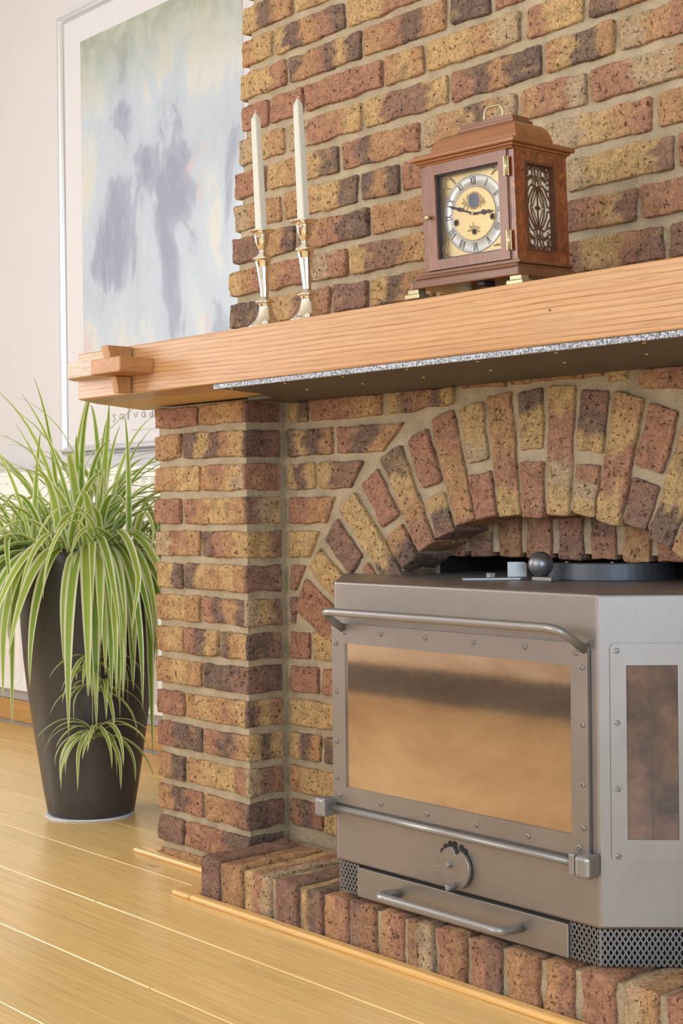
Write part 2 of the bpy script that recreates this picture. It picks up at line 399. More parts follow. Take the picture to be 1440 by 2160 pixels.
    me.polygons.foreach_set('use_smooth', [True] * len(F)); me.materials.append(MAT['brick']); me.update()
    o = bpy.data.objects.new(name, me); COL.objects.link(o); o.parent = parent; o.location = cen
    return o
def rect(x0, x1, z0, z1): return ((x0, z0), (x1, z0), (x1, z1), (x0, z1))
RT = random.Random(3)
def rtones(n):
    pool = ['oyo', 'rro', 'ydo', 'dop', 'rr', 'pp', 'yyo', 'gyo', 'rdo', 'oyd', 'ypp', 'dyd', 'orrg', 'oro', 'pod']
    return RT.choice(pool) if n > .13 else RT.choice(['r', 'o', 'p', 'oy', 'yd', 'ro', 'do'])

# ------------------------------------------------------------------ room shell
XL, XR, YB, YF, ZC = -3.4, 4.6, .66, -5.2, 2.78
fl = struct(MB().box(XL - .1, XR + .1, YF - .1, YB + .1, -.06, -.012).build('floor', 'dark_base'))
pm = random.Random(11)
yj = [-.19 - .2025 * 24 + .2025 * i for i in range(29)]
ends = {22: [-1.35, .9], 23: [-1.9, -.13, 2.1], 24: [-.78, 1.5], 25: [-.40, 1.8], 26: [-1.25, 1.0], 27: [-.6, 1.4]}
ends[23] = [-2.2, -.11, 2.1]; ends[22] = [-1.9, .375, 2.6]; ends[24] = [-1.7, -.385, 1.7]
for i in range(len(yj) - 1):
    a, b = yj[i], yj[i + 1]
    if b > YB: b = YB
    if a < YF: a = YF
    if b - a < .02: continue
    cuts = [XL] + sorted(ends.get(i, [XL + 1.0 + pm.random() * .9 + 2.1 * k for k in range(3)])) + [XR]
    for x0, x1 in zip(cuts, cuts[1:]):
        MB().box(x0 + .0006, x1 - .0006, a + .0007, b - .0007, -.012, pm.uniform(-.0003, 0), .0016, 1).build('plank', 'floor', fl, ((x0 + x1) / 2, (a + b) / 2, -.006))
struct(MB().box(XL - .1, XR + .1, YB, YB + .12, -.06, ZC + .05).build('wall_back', 'wall'))
struct(MB().box(XL - .1, XR + .1, YF - .1, YB + .12, ZC, ZC + .08).build('ceiling', 'ceiling'))
def wall_with_window(name, axis, at, th, lo, hi, w0, w1, z0, z1, n):
    mb = MB()
    def bx(a, b, c, d):
        if axis == 'x': mb.box(at, at + th, a, b, c, d)
        else: mb.box(a, b, at, at + th, c, d)
    bx(lo, w0, -.06, ZC); bx(w1, hi, -.06, ZC); bx(w0, w1, -.06, z0); bx(w0, w1, z1, ZC)
    struct(mb.build(name, 'wall'))
    f = MB(); e = .05
    def fb(a, b, c, d):
        y0, y1 = at + th * .35, at + th * .65
        if axis == 'x': f.box(y0, y1, a, b, c, d)
        else: f.box(a, b, y0, y1, c, d)
    fb(w0, w0 + e, z0, z1); fb(w1 - e, w1, z0, z1); fb(w0, w1, z0, z0 + e); fb(w0, w1, z1 - e, z1); fb((w0 + w1) / 2 - e / 2, (w0 + w1) / 2 + e / 2, z0, z1)
    struct(f.build('window_%d' % n, 'upvc'))
wall_with_window('wall_left', 'x', XL - .1, .1, YF, YB, -2.72, -1.18, .56, 2.42, 1)
wall_with_window('wall_front', 'y', YF - .1, .1, XL, XR, -2.1, 1.5, .55, 2.42, 2)
wall_with_window('wall_right', 'x', XR, .1, YF, YB, -4.80, -2.10, .46, 2.34, 3)
struct(MB().box(XL, -.31, YB - .016, YB, 0, .078, .003).build('baseboard_back', 'base_oak'))
struct(MB().box(XL, XL + .016, YF, YB - .02, 0, .13, .003).build('baseboard_left', 'dark_base'))
struct(MB().box(XL + .02, XR - .02, YF, YF + .016, 0, .13, .003).build('baseboard_front', 'dark_base'))

# ------------------------------------------------------------------ chimney breast: mortar core
CX, CZ, RO = .68, .219, .735                      # arch extrados
def intr(x):
    dx = abs(x - CX); ri = .512
    return CZ + math.sqrt(max(0, ri * ri - dx * dx)) + .022 * min(1, dx / .25)
def left_edge(z): return -.178 + (z - 1.205) * .113
mb = MB(); rec = .009
e0, e1 = left_edge(1.06) + .009, left_edge(ZC) + .009
mb.prism([(e0, .97), (2 * CX - e0, .97), (2 * CX - e1, ZC), (e1, ZC)], rec, YB, 'y')
mb.box(-.313, .335, rec, YB, 0, .972); mb.box(2 * CX - .335, 2 * CX + .313, rec, YB, 0, .972)
xs = [.335 + (2 * CX - .67) * i / 28 for i in range(29)]
for a, b in zip(xs, xs[1:]):
    za, zb = intr(a) + .012, intr(b) + .012
    vs = [(a, rec, za), (b, rec, zb), (b, rec, .972), (a, rec, .972), (a, .098, za), (b, .098, zb), (b, .098, .972), (a, .098, .972)]
    mb.add(vs, [(0, 1, 2, 3), (4, 7, 6, 5), (0, 4, 5, 1)])
mb.box(.335, 2 * CX - .335, .108, YB, .668, .972)
chim = struct(mb.build('wall_chimney', 'mortar'))
MB().box(.336, 2 * CX - .336, .50, .52, 0, .667).box(.3355, .345, .11, .5, 0, .667).box(2 * CX - .345, 2 * CX - .3355, .11, .5, 0, .667).box(.34, 2 * CX - .34, .20, .5, .655, .6675).build('firebox_lining', 'soot', chim)
for i in range(6):
    for j in range(3): MB().box(.36 + .108 * i + (j % 2) * .04, .36 + .108 * i + .095 + (j % 2) * .04, .482, .5, .46 + .066 * j, .46 + .066 * j + .052, .004).build('firebox_brick', 'soot', chim)

ROWS = {8: [(-.121, .036, 'ydo'), (.046, .183, 'yoy')],
7: [(-.128, -.030, 'oy'), (-.017, .193, 'ydord'), (.205, .412, 'yyrr')],
6: [(-.136, .014, 'yyr'), (.026, .240, 'dordyd'), (.251, .465, 'ordo'), (.481, .572, 'dd'), (.586, .70, 'rp')],
5: [(-.130, -.044, 'r'), (-.032, .067, 'r'), (.079, .298, 'rrr'), (.309, .410, 'oyo'), (.420, .642, 'yyog'), (.659, .778, 'ryy'), (.795, .965, 'doo')],
4: [(-.144, .006, 'gyo'), (.021, .238, 'grry'), (.252, .467, 'yppy'), (.481, .687, 'rdodd'), (.700, .840, 'oyddo'), (.853, 1.03, 'goro')],
3: [(-.154, -.055, 'r'), (-.040, .172, 'yoyd'), (.186, .396, 'rdoor'), (.410, .630, 'goydog'), (.645, .782, 'orrg'), (.795, 1.008, 'rrggo')],
2: [(-.159, -.010, 'goo'), (.006, .226, 'ooyyd'), (.240, .341, 'dod'), (.353, .505, 'rp'), (.52, .68, 'oy'), (.695, .910, 'ggyor'), (.924, 1.03, 'od')],
1: [(-.168, -.073, 'p'), (-.060, .038, 'ood'), (.050, .258, 'pordd'), (.271, .490, 'ooo'), (.505, .73, 'oyd'), (.744, .951, 'gyyyp'), (.964, 1.07, 'r')],
0: [(-.177, -.061, 'yor'), (-.046, .193, 'orrgr'), (.207, .423, 'ypppoy'), (.437, .55, 'r'), (.565, .724, 'oy'), (.738, .880, 'proyp'), (.895, 1.03, 'rry')],
-1: [(-.180, -.081, 'd'), (-.066, .141, 'oypr'), (.156, .251, 'p'), (.266, .43, 'ydoo'), (.445, .58, 'oy'), (.595, .714, 'r'), (.728, .931, 'pyyrp'), (.946, 1.06, 'pp')]}
for k in range(-2, 19):
    zb = 1.205 + .0685 * k; row = list(ROWS.get(k, []))
    if not row: row = [(left_edge(zb) - .002, left_edge(zb) + (.095 if k % 2 else .16), rtones(.1))]
    x = row[-1][1] + .013; xe = 2 * CX - left_edge(zb); odd = True
    while x < xe - .03 and x < 1.30:
        L = .21 if odd else .10; odd = not odd
        row.append((x, min(x + L, xe), rtones(L))); x += L + .013
    for n, (a, b, tn) in enumerate(row):
        brick(chim, rect(a, b, zb, zb + .0525), 0, .09 if n == 0 else .034, tn)

# recess rows either side of the arch
Z1 = .927
def arch_x(z):  # left extrados at height z
    d = RO + .014
    return CX - math.sqrt(max(0, d * d - (z - CZ) ** 2)) if abs(z - CZ) < d else CX
REC = {1: [(.016, .070, 'yd'), (.080, .288, 'rrroyo'), (.312, .476, 'ydrrdy'), (.488, .56, 'y')], 2: [(.010, .144, 'dyddo'), (.160, .345, 'rrddoo')],
3: [(.012, .093, 'ydy'), (.107, .236, 'ypp')], 4: [(.010, .150, 'rroo')], 5: [(.012, .105, 'yy')], 6: [(.012, .075, 'r')], 7: [(.012, .036, 'p')],
8: [(.010, .070, 'r'), (.080, .24, 'yyo')], 9: [(.010, .096, 'r'), (.110, .30, 'ro')], 10: [(.006, .21, 'yyy'), (.224, .33, 'o')],
11: [(.008, .101, 'ydo'), (.115, .32, 'do')], 12: [(.008, .21, 'oyyo'), (.224, .33, 'y')], 13: [(.008, .104, 'rdr'), (.115, .32, 'yo')]}
for n in REC:
    zb = Z1 - .0684 * (n - 1); zt = zb + .0525
    if n == 1: zt = .968
    for (a, b, tn) in REC[n]:
        lim_b, lim_t = (arch_x(zb), arch_x(zt)) if n <= 7 else (9, 9)
        q = ((a, zb), (max(a + .012, min(b, lim_b)), zb), (max(a + .02, min(b, lim_t)), zt), (a, zt))
        if n == 1 and b > .42: q = ((a, max(zb, CZ + math.sqrt((RO + .012) ** 2 - (a - CX) ** 2))), (b, max(zb, CZ + math.sqrt((RO + .012) ** 2 - (b - CX) ** 2))), (b, zt), (a, zt))
        if n == 1 and b > .55: continue
        brick(chim, q, 0, .034, tn)
        # same course right of the arch
        qm = tuple((2 * CX - p[0], p[1]) for p in (q[1], q[0], q[3], q[2]))
        brick(chim, qm, 0, .034, rtones(b - a))
# thin cut course above the crown
for a, b, tn in ((.497, .60, 'ro'), (.612, .81, 'oroo'), (.825, .86, 'y')):
    z0_ = CZ + math.sqrt((RO + .013) ** 2 - (min(abs(a - CX), abs(b - CX)) if a * b and not (a < CX < b) else 0) ** 2)
    z0_ = min(z0_, .962)
    if .9735 - z0_ > .008: brick(chim, rect(a, b, z0_, .9735), 0, .034, tn, r=.003)
# voussoirs
TV = ['r', 'yr', ('p', 'r'), 'yyyd', ('r', 'od'), 'dyor', ('r', 'ydp'), 'roo', ('yyg', 'r'), 'oory', ('dyy', 'rr'), 'yrrgy', ('pdy', 'rgy'), 'oyrry', ('r', 'p'), 'oyyd', ('r', 'po'), 'royo', ('y', 'r'), 'oro', ('d', 'y'), 'yor', ('r', 'o')]
def sarc(i):
    d = i - 11; a = min(abs(d), 5) * .0703 + max(0, abs(d) - 5) * .077
    return .046 + (a if d > 0 else -a) - (.012 if i == 0 else 0)
for i, tn in enumerate(TV):
    th = sarc(i) / RO
    if abs(th) > 1.08: continue
    Pt = Vector((CX + RO * math.sin(th), CZ + RO * math.cos(th)))
    f = min(1, max(0, (abs(Pt.x - CX) - .22) / .27)); zc = .06 + .145 * f
    dr = (Vector((CX, zc)) - Pt).normalized(); sd_ = Vector((-dr.y, dr.x))      # sd_ points to +x
    if sd_.x < 0: sd_ = -sd_
    T = .223 - .02 * min(1, abs(Pt.x - CX) / .25)
    wo, wi = (.036, .034) if i == 0 else (.0275, .0232)
    def q4(s0, s1):
        a0 = wo + (wi - wo) * s0 / T; a1 = wo + (wi - wo) * s1 / T
        o, n_ = Pt + dr * s0, Pt + dr * s1
        return tuple(map(tuple, (n_ - sd_ * a1, n_ + sd_ * a1, o + sd_ * a0, o - sd_ * a0)))
    jit = RT.uniform(-.004, .004)
    if isinstance(tn, str): brick(chim, q4(0 + jit * .5, T + jit), 0, .098, tn, 'v', name='arch_brick')
    else:
        brick(chim, q4(.004, .106), 0, .098, tn[0], 'v', name='arch_brick'); brick(chim, q4(.126, T + jit), 0, .098, tn[1], 'v', name='arch_brick')
# soldier lintel behind the arch
for i, tn in enumerate(['r', 'yp', 'bb', 'rr', 'rp', 'pr', 'oo', 'pr', 'rd', 'or', 'p']):
    x = .36 + .0705 * i - .008
    brick(chim, rect(x, x + .054, .658 + RT.uniform(-.002, .002), .745), .1, .07, tn, 'v', name='lintel_brick')

# ------------------------------------------------------------------ pier
pier = struct(MB().box(-.313, -.008, -.091, .012, 0, .972).build('wall_pier', 'mortar'))
PIER = [('rr', 'oyo', 'p'), ('o', 'dydoy', 'dp'), ('oy', 'oryg', 'r'), ('r', 'royyo', 'pgy'), ('gro', 'droy', 'yyp'), ('yyd', 'dyoyo', 'p'), ('oyo', 'rdod', 'gyp'),
        ('oy', 'rdy', 'doy', 'ddp'), ('oyo', 'ddp', 'pd'), ('r', 'oyory', 'dyr'), ('rdd', 'rdo', 'ydy'), ('od', 'oyyr', 'gpr'), ('odr', 'oorp', 'dp'), ('p', 'rrd', 'd'), ('o', 'rp', 'p')]
for n, tn in enumerate(PIER):
    zb = Z1 - .0684 * n; zt = min(zb + .0525, .968)
    if zb < 0: zb = .002; zt = .022
    j = -.157 if n % 2 == 0 else -.221
    e = RT.uniform(-.003, .003)
    if len(tn) == 4: segs = [(-.322, -.227), (-.216, -.101), (-.088, 0)]
    else: segs = [(-.322, j - .006 + e), (j + .006 + e, 0)]
    for m, (a, b) in enumerate(segs):
        last = m == len(segs) - 1
        brick(pier, rect(a, b, zb, zt), -.1, .094, tn[m], 'u', side=tn[-1] if last else None)

# ------------------------------------------------------------------ hearth
hearth = thing('brick_hearth', 'low raised hearth of upright clay bricks under the grey stove', 'hearth', (.68, -.12, 0))
def P_(name, mb, mat, par, base): return mb.build(name, mat, par, base)
HB = (.68, -.12, 0)
MB().box(.028, 1.332, -.227, -.002, 0, .0765).build('mortar_bed', 'mortar', hearth, HB)
hx = [(.018, .075), (.087, .146), (.160, .232), (.247, .309), (.320, .373), (.384, .440), (.452, .512), (.523, .577), (.589, .646), (.659, .717), (.731, .789), (.804, .867), (.880, .932), (.948, 1.006), (1.023, 1.08), (1.095, 1.15), (1.165, 1.22), (1.235, 1.29), (1.303, 1.342)]
HT = ['p', 'bo', 'yrg', 'pp', 'ydp', 'or', 'pb', 'or', 'bg', 'rb', 'rp', 'ob', 'or', 'rr', 'go', 'rr', 'ob', 'rp', 'r']
for (a, b), tn in zip(hx, HT):
    o = brick(hearth, rect(a, b, .002, .0830 + RT.uniform(-.0015, .0015)), -.236 + RT.uniform(-.003, .003), .21, tn, 'u', amp=.0024, r=.006)
    o.location = Vector(o.location) - Vector(HB)
# oak edge strips on the floor round the hearth and pier
t1 = MB().box(.012, 1.4, -.259, -.238, .0, .011, .004).box(-.046, .010, -.259, -.14, 0, .0105, .004)
struct(t1.build('trim_1', 'trim'))
struct(MB().box(-.388, .010, -.1225, -.1025, .0, .0105, .004).box(-.388, -.326, -.1015, .30, 0, .010, .004).build('trim_2', 'trim'))

# ------------------------------------------------------------------ oak mantel
MBASE = (.68, -.17, .975)
mant = thing('mantel_beam', 'long oak mantel beam with a wedged tenon at its left end', 'mantel', MBASE)
SL = math.tan(R(3.0))
def top_z(y): return 1.067 + (y + .335) * SL
def slab(poly, z0, bev):
    bm = bmesh.new(); a = [bm.verts.new((x, y, z0)) for x, y in poly]; b = [bm.verts.new((x, y, top_z(y))) for x, y in poly]; n = len(poly)
    bm.faces.new(a[::-1]); bm.faces.new(b)
    for i in range(n): bm.faces.new((a[i], a[(i + 1) % n], b[(i + 1) % n], b[i]))
    bmesh.ops.bevel(bm, geom=bm.edges[:], offset=bev, segments=2, profile=.5, affect='EDGES')
    return MB().bm(bm)
XE = 2 * CX
slab([(-.243, -.335), (XE + .243, -.335), (XE + .325, -.238), (-.325, -.238)], .975, .0025).build('front_beam', 'oak', mant, MBASE)
slab([(-.326, -.2375), (XE + .326, -.2375), (XE + .434, -.053), (XE + .35, .0), (XE + .19, -.004), (-.19, -.004), (-.35, .0), (-.434, -.053)], .9755, .002).build('shelf_board', 'pale_oak', mant, MBASE)
MB().prism([(-.074, -.3345), (.027, -.3345), (.027, -.411), (-.074, -.411)], 1.008, 1.037, bev=.0025).build('tenon', 'oak_y', mant, MBASE)
MB().prism([(-.262, -.330), (-.0745, -.330), (-.0745, -.378), (-.212, -.378), (-.236, -.362)], 1.013, 1.045, bev=.003).build('end_tongue', 'grey_oak', mant, MBASE)
bm = bmesh.new()
sec = lambda z, w, y0, y1: [bm.verts.new(p) for p in ((-.055 - w, y0, z), (-.055 + w, y0, z), (-.055 + w, y1, z), (-.055 - w, y1, z))]
L3 = [sec(.976, .009, -.366, -.338), sec(1.0075, .010, -.374, -.338)]
for a, b in zip(L3, L3[1:]):
    for i in range(4): bm.faces.new((a[i], a[(i + 1) % 4], b[(i + 1) % 4], b[i]))
bm.faces.new(L3[0][::-1]); bm.faces.new(L3[-1]); bmesh.ops.bevel(bm, geom=bm.edges[:], offset=.0012, segments=1, affect='EDGES')
L4 = [sec(1.0375, .011, -.384, -.338), sec(1.064, .012, -.392, -.338)]
for a, b in zip(L4, L4[1:]):
    for i in range(4): bm.faces.new((a[i], a[(i + 1) % 4], b[(i + 1) % 4], b[i]))
bm.faces.new(L4[0][::-1]); bm.faces.new(L4[-1])
MB().bm(bm).build('wedge', 'oak_z', mant, MBASE)
MB().lathe([(.0015, 0), (.0015, .0008)], (.985, -.3356, 1.022), 10, axis='y').build('nail_hole', 'hole', mant, MBASE)

PB = (.72, -.17, .967)
plate = thing('steel_plate', 'dark steel heat shield plate screwed under the oak mantel', 'heat shield', PB)
MB().prism([(.212, -.331), (XE + .02, -.331), (XE + .02, -.004), (.020, -.004), (.020, -.108), (.10, -.108), (.17, -.20)], .9672, .9746, bev=.0006, seg=1).build('sheet', 'plate', plate, PB)
MB().box(.210, XE + .02, -.3345, -.3315, .9655, .9748, .001, 1).build('front_edge', 'plate_edge', plate, PB)
for i in range(9):
    for y in (-.31, -.19):
        x = (.235 if y < -.25 else .30) + .148 * i
        if x < 1.35: MB().lathe([(.0035, .0), (.003, -.0018), (.0012, -.0026)], (x, y, .9672), 10).build('screw', 'brass_screw', plate, PB)

# ------------------------------------------------------------------ stove
SB = (.686, -.05, .087)
stove = thing('wood_stove', 'grey steel wood stove with amber glass door set under the brick arch', 'stove', SB)
S0, S1, SY = .40, .971, -.22; T45 = math.sqrt(.5)
body = [(S0, SY), (S1, SY), (S1 + .194, SY + .194), (S1 + .194, -.014), (1.02, -.014), (1.02, .30), (.352, .30), (.352, -.014), (S0 - .194, -.014), (S0 - .194, SY + .194)]
b_ = MB().prism(body, .142, .626, 'z', .005, 3).build('body', 'stove', stove, SB)
ins = [(S0 + .006, SY + .006), (S1 - .002, SY + .006), (S1 + .188, SY + .195), (S1 + .188, .0), (1.0, .0), (1.0, .25), (.37, .25), (.37, 0), (S0 - .188, -.02), (S0 - .188, SY + .197)]
MB().prism([(x if x < .68 else x - .004, y + .006) for x, y in ins[:3]] + [(1.0, -.02), (.37, -.02), (S0 - .18, SY + .2)], .0885, .142, 'z').build('plinth', 'stove_dark', stove, SB)
MB().box(.455, .9135, SY - .003, SY + .05, .0885, .1385, .0012, 1).build('ash_drawer', 'stove', stove, SB)
drawer = stove.children[-1]
def bend(pts, rad, n=6):
    """polyline with rounded corners"""
    P = [Vector(p) for p in pts]; out = [P[0]]
    for i in range(1, len(P) - 1):
        a, b = (P[i - 1] - P[i]), (P[i + 1] - P[i]); d = min(rad, a.length * .49, b.length * .49)
        p0, p2 = P[i] + a.normalized() * d, P[i] + b.normalized() * d
        for k in range(n + 1):
            s_ = k / n; out.append(p0 * (1 - s_) ** 2 + P[i] * 2 * s_ * (1 - s_) + p2 * s_ * s_)
    out.append(P[-1]); return out
MB().tube(bend([(.557, SY - .003, .114), (.557, -.276, .120), (.829, -.276, .120), (.822, SY - .003, .114)], .022), .0074, 14).build('drawer_handle', 'stove_bar', drawer, SB)
# door
def rrect(x0, x1, z0, z1, r, n=5, corners=(1, 1, 1, 1)):
    out = []
    for (cx, cz, a0, on) in ((x1 - r, z0 + r, -90, corners[0]), (x1 - r, z1 - r, 0, corners[1]), (x0 + r, z1 - r, 90, corners[2]), (x0 + r, z0 + r, 180, corners[3])):
        if on:
            for k in range(n + 1):
                a = R(a0 + 90 * k / n); out.append((cx + r * math.cos(a), cz + r * math.sin(a)))
        else:
            a = R(a0 + 45); out.append((cx + r * (1 if math.cos(a) > 0 else -1), cz + r * (1 if math.sin(a) > 0 else -1)))
    return out
def frame_mesh(outer, hole, y0, y1, tf=lambda p, y: (p[0], y, p[1])):
    """flat plate with a rectangular hole; outer polygon, hole (x0,x1,z0,z1)"""
    x0, x1, z0, z1 = hole; hp = [(x1, z0), (x1, z1), (x0, z1), (x0, z0)]
    bm = bmesh.new(); lay = []
    for y in (y0, y1):
        o = [bm.verts.new(tf(p, y)) for p in outer]; h = [bm.verts.new(tf(p, y)) for p in hp]
        ed = [bm.edges.new((o[i], o[(i + 1) % len(o)])) for i in range(len(o))] + [bm.edges.new((h[i], h[(i + 1) % 4])) for i in range(4)]
        bmesh.ops.triangle_fill(bm, use_beauty=True, edges=ed); lay.append((o, h))
    for a, b in ((lay[0][0], lay[1][0]), (lay[0][1], lay[1][1])):
        for i in range(len(a)): bm.faces.new((a[i], a[(i + 1) % len(a)], b[(i + 1) % len(a)], b[i]))
    bmesh.ops.recalc_face_normals(bm, faces=bm.faces[:])
    return MB().bm(bm)
DZ = SY - .007
door = frame_mesh(rrect(.4005, .958, .244, .554, .010, corners=(0, 1, 0, 0)), (.434, .9265, .2735, .5205), DZ, SY - .001).build('door', 'stove', stove, SB)
MB().box(.4315, .929, SY - .0035, SY - .0012, .271, .523).build('glass_pane', 'pane', door, SB)
MB().tube(bend([(.428, DZ + .002, .545), (.428, -.276, .578), (.948, -.276, .578), (.951, DZ + .002, .545)], .028), .0068, 16).build('door_handle', 'stove_bar', door, SB)
MB().tube([(.405, -.234, .2355), (.945, -.234, .2355)], .0058, 14).build('hinge_rod', 'stove_bar', door, SB)
for x0, x1, xa, xb in ((.377, .399, .399, .405), (.949, .976, .939, .949)):
    MB().box(x0, x1, -.252, -.2215, .219, .252, .006, 3).build('hinge_block', 'stove_bar', stove, SB)
    MB().box(xa, xb, -.2515, -.2215, .221, .2525, .002, 2).build('hinge_cheek', 'stove_bar', stove, SB)
def screw(parent, p, nrm, tang, r=.0042, ang=0):
    n_ = Vector(nrm).normalized(); tt = Vector(tang).normalized(); b2 = n_.cross(tt); P0 = Vector(p); mb = MB(); seg = 14
    prof = [(r, 0), (r, .0012), (r * .7, .0022)]
    vs = [P0 + n_ * h + (tt * math.cos(2 * math.pi * k / seg) + b2 * math.sin(2 * math.pi * k / seg)) * rr for rr, h in prof for k in range(seg)]
    fs = [(i * seg + k, i * seg + (k + 1) % seg, (i + 1) * seg + (k + 1) % seg, (i + 1) * seg + k) for i in range(2) for k in range(seg)] + [tuple(2 * seg + k for k in range(seg))]
    mb.add(vs, fs); o = mb.build('screw', 'screw', parent, SB)
    d = tt * math.cos(ang) + b2 * math.sin(ang); e = n_.cross(d); h = n_ * .00235; q = n_ * .0018
    w = .0006; l = r * .72
    vs = [P0 + h + d * sx_ * l + e * sy_ * w for sx_, sy_ in ((-1, -1), (1, -1), (1, 1), (-1, 1))] + [P0 + q + d * sx_ * l + e * sy_ * w for sx_, sy_ in ((-1, -1), (1, -1), (1, 1), (-1, 1))]
    MB().add(vs, [(0, 1, 2, 3), (0, 1, 5, 4), (1, 2, 6, 5), (2, 3, 7, 6), (3, 0, 4, 7)]).build('slot', 'ink', o, SB)
rs = random.Random(5); FN, FT = (0, -1, 0), (1, 0, 0)
for x in (.433, .524, .628, .734, .839, .936): screw(door, (x, DZ, .5415 if x not in (.433, .936) else .539), FN, FT, ang=rs.uniform(0, 3.1))
for x in (.418, .520, .629, .737, .842, .940): screw(door, (x, DZ, .257), FN, FT, ang=rs.uniform(0, 3.1))
for z_ in (.519, .436, .349, .286): screw(door, (.4105, DZ, z_), FN, FT, ang=rs.uniform(0, 3.1)); screw(door, (.9475, DZ, z_), FN, FT, ang=rs.uniform(0, 3.1))
# chamfered side: plate, pane, screws
CH = Vector((T45, T45, 0)); CN = Vector((T45, -T45, 0)); C0 = Vector((S1, SY, 0))
def ctf(p, y): q = C0 + CH * p[0] + CN * y; return (q.x, q.y, p[1])
side = frame_mesh(rrect(.017, .136, .2405, .5547, .008), (.0397, .1128, .273, .5235), .0006, .0042, ctf).build('side_plate', 'stove', stove, SB)
vs = [ctf((a, z_), y) for y in (.0006, .0016) for (a, z_) in ((.038, .271), (.1145, .271), (.1145, .5255), (.038, .5255))]
MB().add(vs, [(4, 5, 6, 7), (0, 3, 2, 1), (0, 1, 5, 4), (1, 2, 6, 5), (2, 3, 7, 6), (3, 0, 4, 7)]).build('side_pane', 'pane_side', side, SB)
vs = [ctf((a, z_), y) for y in (.0016, .0021) for (a, z_) in ((.0755, .273), (.0768, .273), (.0768, .5235), (.0755, .5235))]
MB().add(vs, [(4, 5, 6, 7), (0, 1, 5, 4), (1, 2, 6, 5), (2, 3, 7, 6), (3, 0, 4, 7)]).build('pane_joint', 'plate', side, SB)
for a in (.0262, .1268):
    for z_ in (.5445, .441, .346, .2495): screw(side, ctf((a, z_), .0042), CN, CH, ang=rs.uniform(0, 3.1))
# expanded metal grilles
def grille(tf, w, z0, z1, px=.0084, pz=.0135):
    mb = MB(); nx = max(1, round(w / px)); nz = max(1, round((z1 - z0) / pz)); px = w / nx; pz = (z1 - z0) / nz; th = .0011
    def strut(a, b):
        pa, pb = Vector(tf(a, 0)), Vector(tf(b, 0)); n_ = Vector(tf(a, 1)) - pa; d = (pb - pa).normalized(); e = d.cross(n_).normalized() * th; h = n_.normalized() * th * .8
        vs = [pa - e, pa + e, pb + e, pb - e, pa - e + h, pa + e + h, pb + e + h, pb - e + h]
        mb.add(vs, [(4, 5, 6, 7), (0, 1, 5, 4), (1, 2, 6, 5), (2, 3, 7, 6), (3, 0, 4, 7)])
    for j in range(nz * 2):
        za, zb = z0 + j * pz / 2, z0 + (j + 1) * pz / 2
        for i in range(nx * 2 + 1):
            x = i * px / 2; s_ = 1 if (i + j) % 2 == 0 else -1
            xa, xb = x - s_ * px / 8 , x + s_ * px / 8
            if i % 1 == 0:
                xa, xb = max(0, min(w, x + (px * .22 if (i + j) % 2 else -px * .22))), max(0, min(w, x + (-px * .22 if (i + j) % 2 else px * .22)))
                strut((xa, za), (xb, zb))
    return mb
gr = grille(lambda p, y: (.4035 + p[0], SY + .004 - y * .01, p[1]), .050, .0885, .1415).build('grille', 'mesh', stove, SB); gr['kind'] = 'stuff'
gr = grille(lambda p, y: (.9145 + p[0], SY + .004 - y * .01, p[1]), .0535, .0885, .1415).build('grille', 'mesh', stove, SB); gr['kind'] = 'stuff'
def gtf(p, y): q = C0 + Vector((-.003, .004, 0)) + CH * p[0] + CN * (y * .01); return (q.x, q.y, p[1])
gr = grille(gtf, .262, .0885, .1415).build('grille', 'mesh', stove, SB); gr['kind'] = 'stuff'
# air control dial
dc = (.689, .181); rd = .0335; pts = []
for k in range(56):
    a = R(96 - 360 * k / 56); r_ = rd
    deg = (96 - 360 * k / 56) % 360
    r_ -= .0125 * max(0, 1 - abs(deg - 78) / 17) ** .8
    if 150 < deg < 260: r_ -= .003
    if abs(deg - 192) < 8: r_ += .0135
    pts.append((dc[0] + r_ * math.cos(a), dc[1] + r_ * math.sin(a)))
dial = MB().prism(pts, SY - .0095, SY - .0025, 'y', .0009, 1).build('air_dial', 'stove', stove, SB)
MB().lathe([(.0062, 0), (.0062, -.002), (.0048, -.0022), (.0048, -.006), (.004, -.007)], (.681, SY - .0095, .186), 6, smooth=False, axis='y').build('dial_bolt', 'stove_bar', dial, SB)
MB().lathe([(.0048, 0), (.0048, -.019), (.0038, -.020)], (.693, SY - .0095, .154), 14, axis='y').build('dial_pin', 'stove_bar', dial, SB)
for (x, z_) in ((.657, .201), (.664, .2095), (.674, .2155), (.684, .2165), (.699, .2135), (.707, .209)):
    MB().lathe([(.0052, 0), (.0052, -.0006)], (x, SY, z_), 16, axis='y').build('air_hole', 'hole', stove, SB)
# fittings on the stove top
tz = .6262
MB().prism([(.566, -.075), (.578, -.083), (.646, -.012), (.648, .004), (.634, .008), (.560, -.062)], tz, tz + .0045, 'z', .001, 1).build('flap_plate', 'stove_bar', stove, SB)
def tabtf(p, y): return (.612 + p[0] * .666, -.006 + p[0] * .746 + y, p[1])
bm = bmesh.new(); pl = rrect(-.001, .032, tz + .0045, tz + .030, .007, corners=(0, 1, 0, 0)); a = [bm.verts.new(tabtf(p, 0)) for p in pl]; b = [bm.verts.new(tabtf(p, .004)) for p in pl]; bm.faces.new(a); bm.faces.new(b[::-1])
for i in range(len(a)): bm.faces.new((a[i], b[i], b[(i + 1) % len(a)], a[(i + 1) % len(a)]))
MB().bm(bm).build('flap_tab', 'stove_bar', stove, SB)
MB().lathe([(.0085, 0), (.0085, .0065), (.0075, .0075)], (.596, -.012 - .02, tz + .0045), 6, smooth=False).build('flap_bolt', 'stove_bar', stove, SB)
bx_, by_, bz_ = .691, -.013, .6545
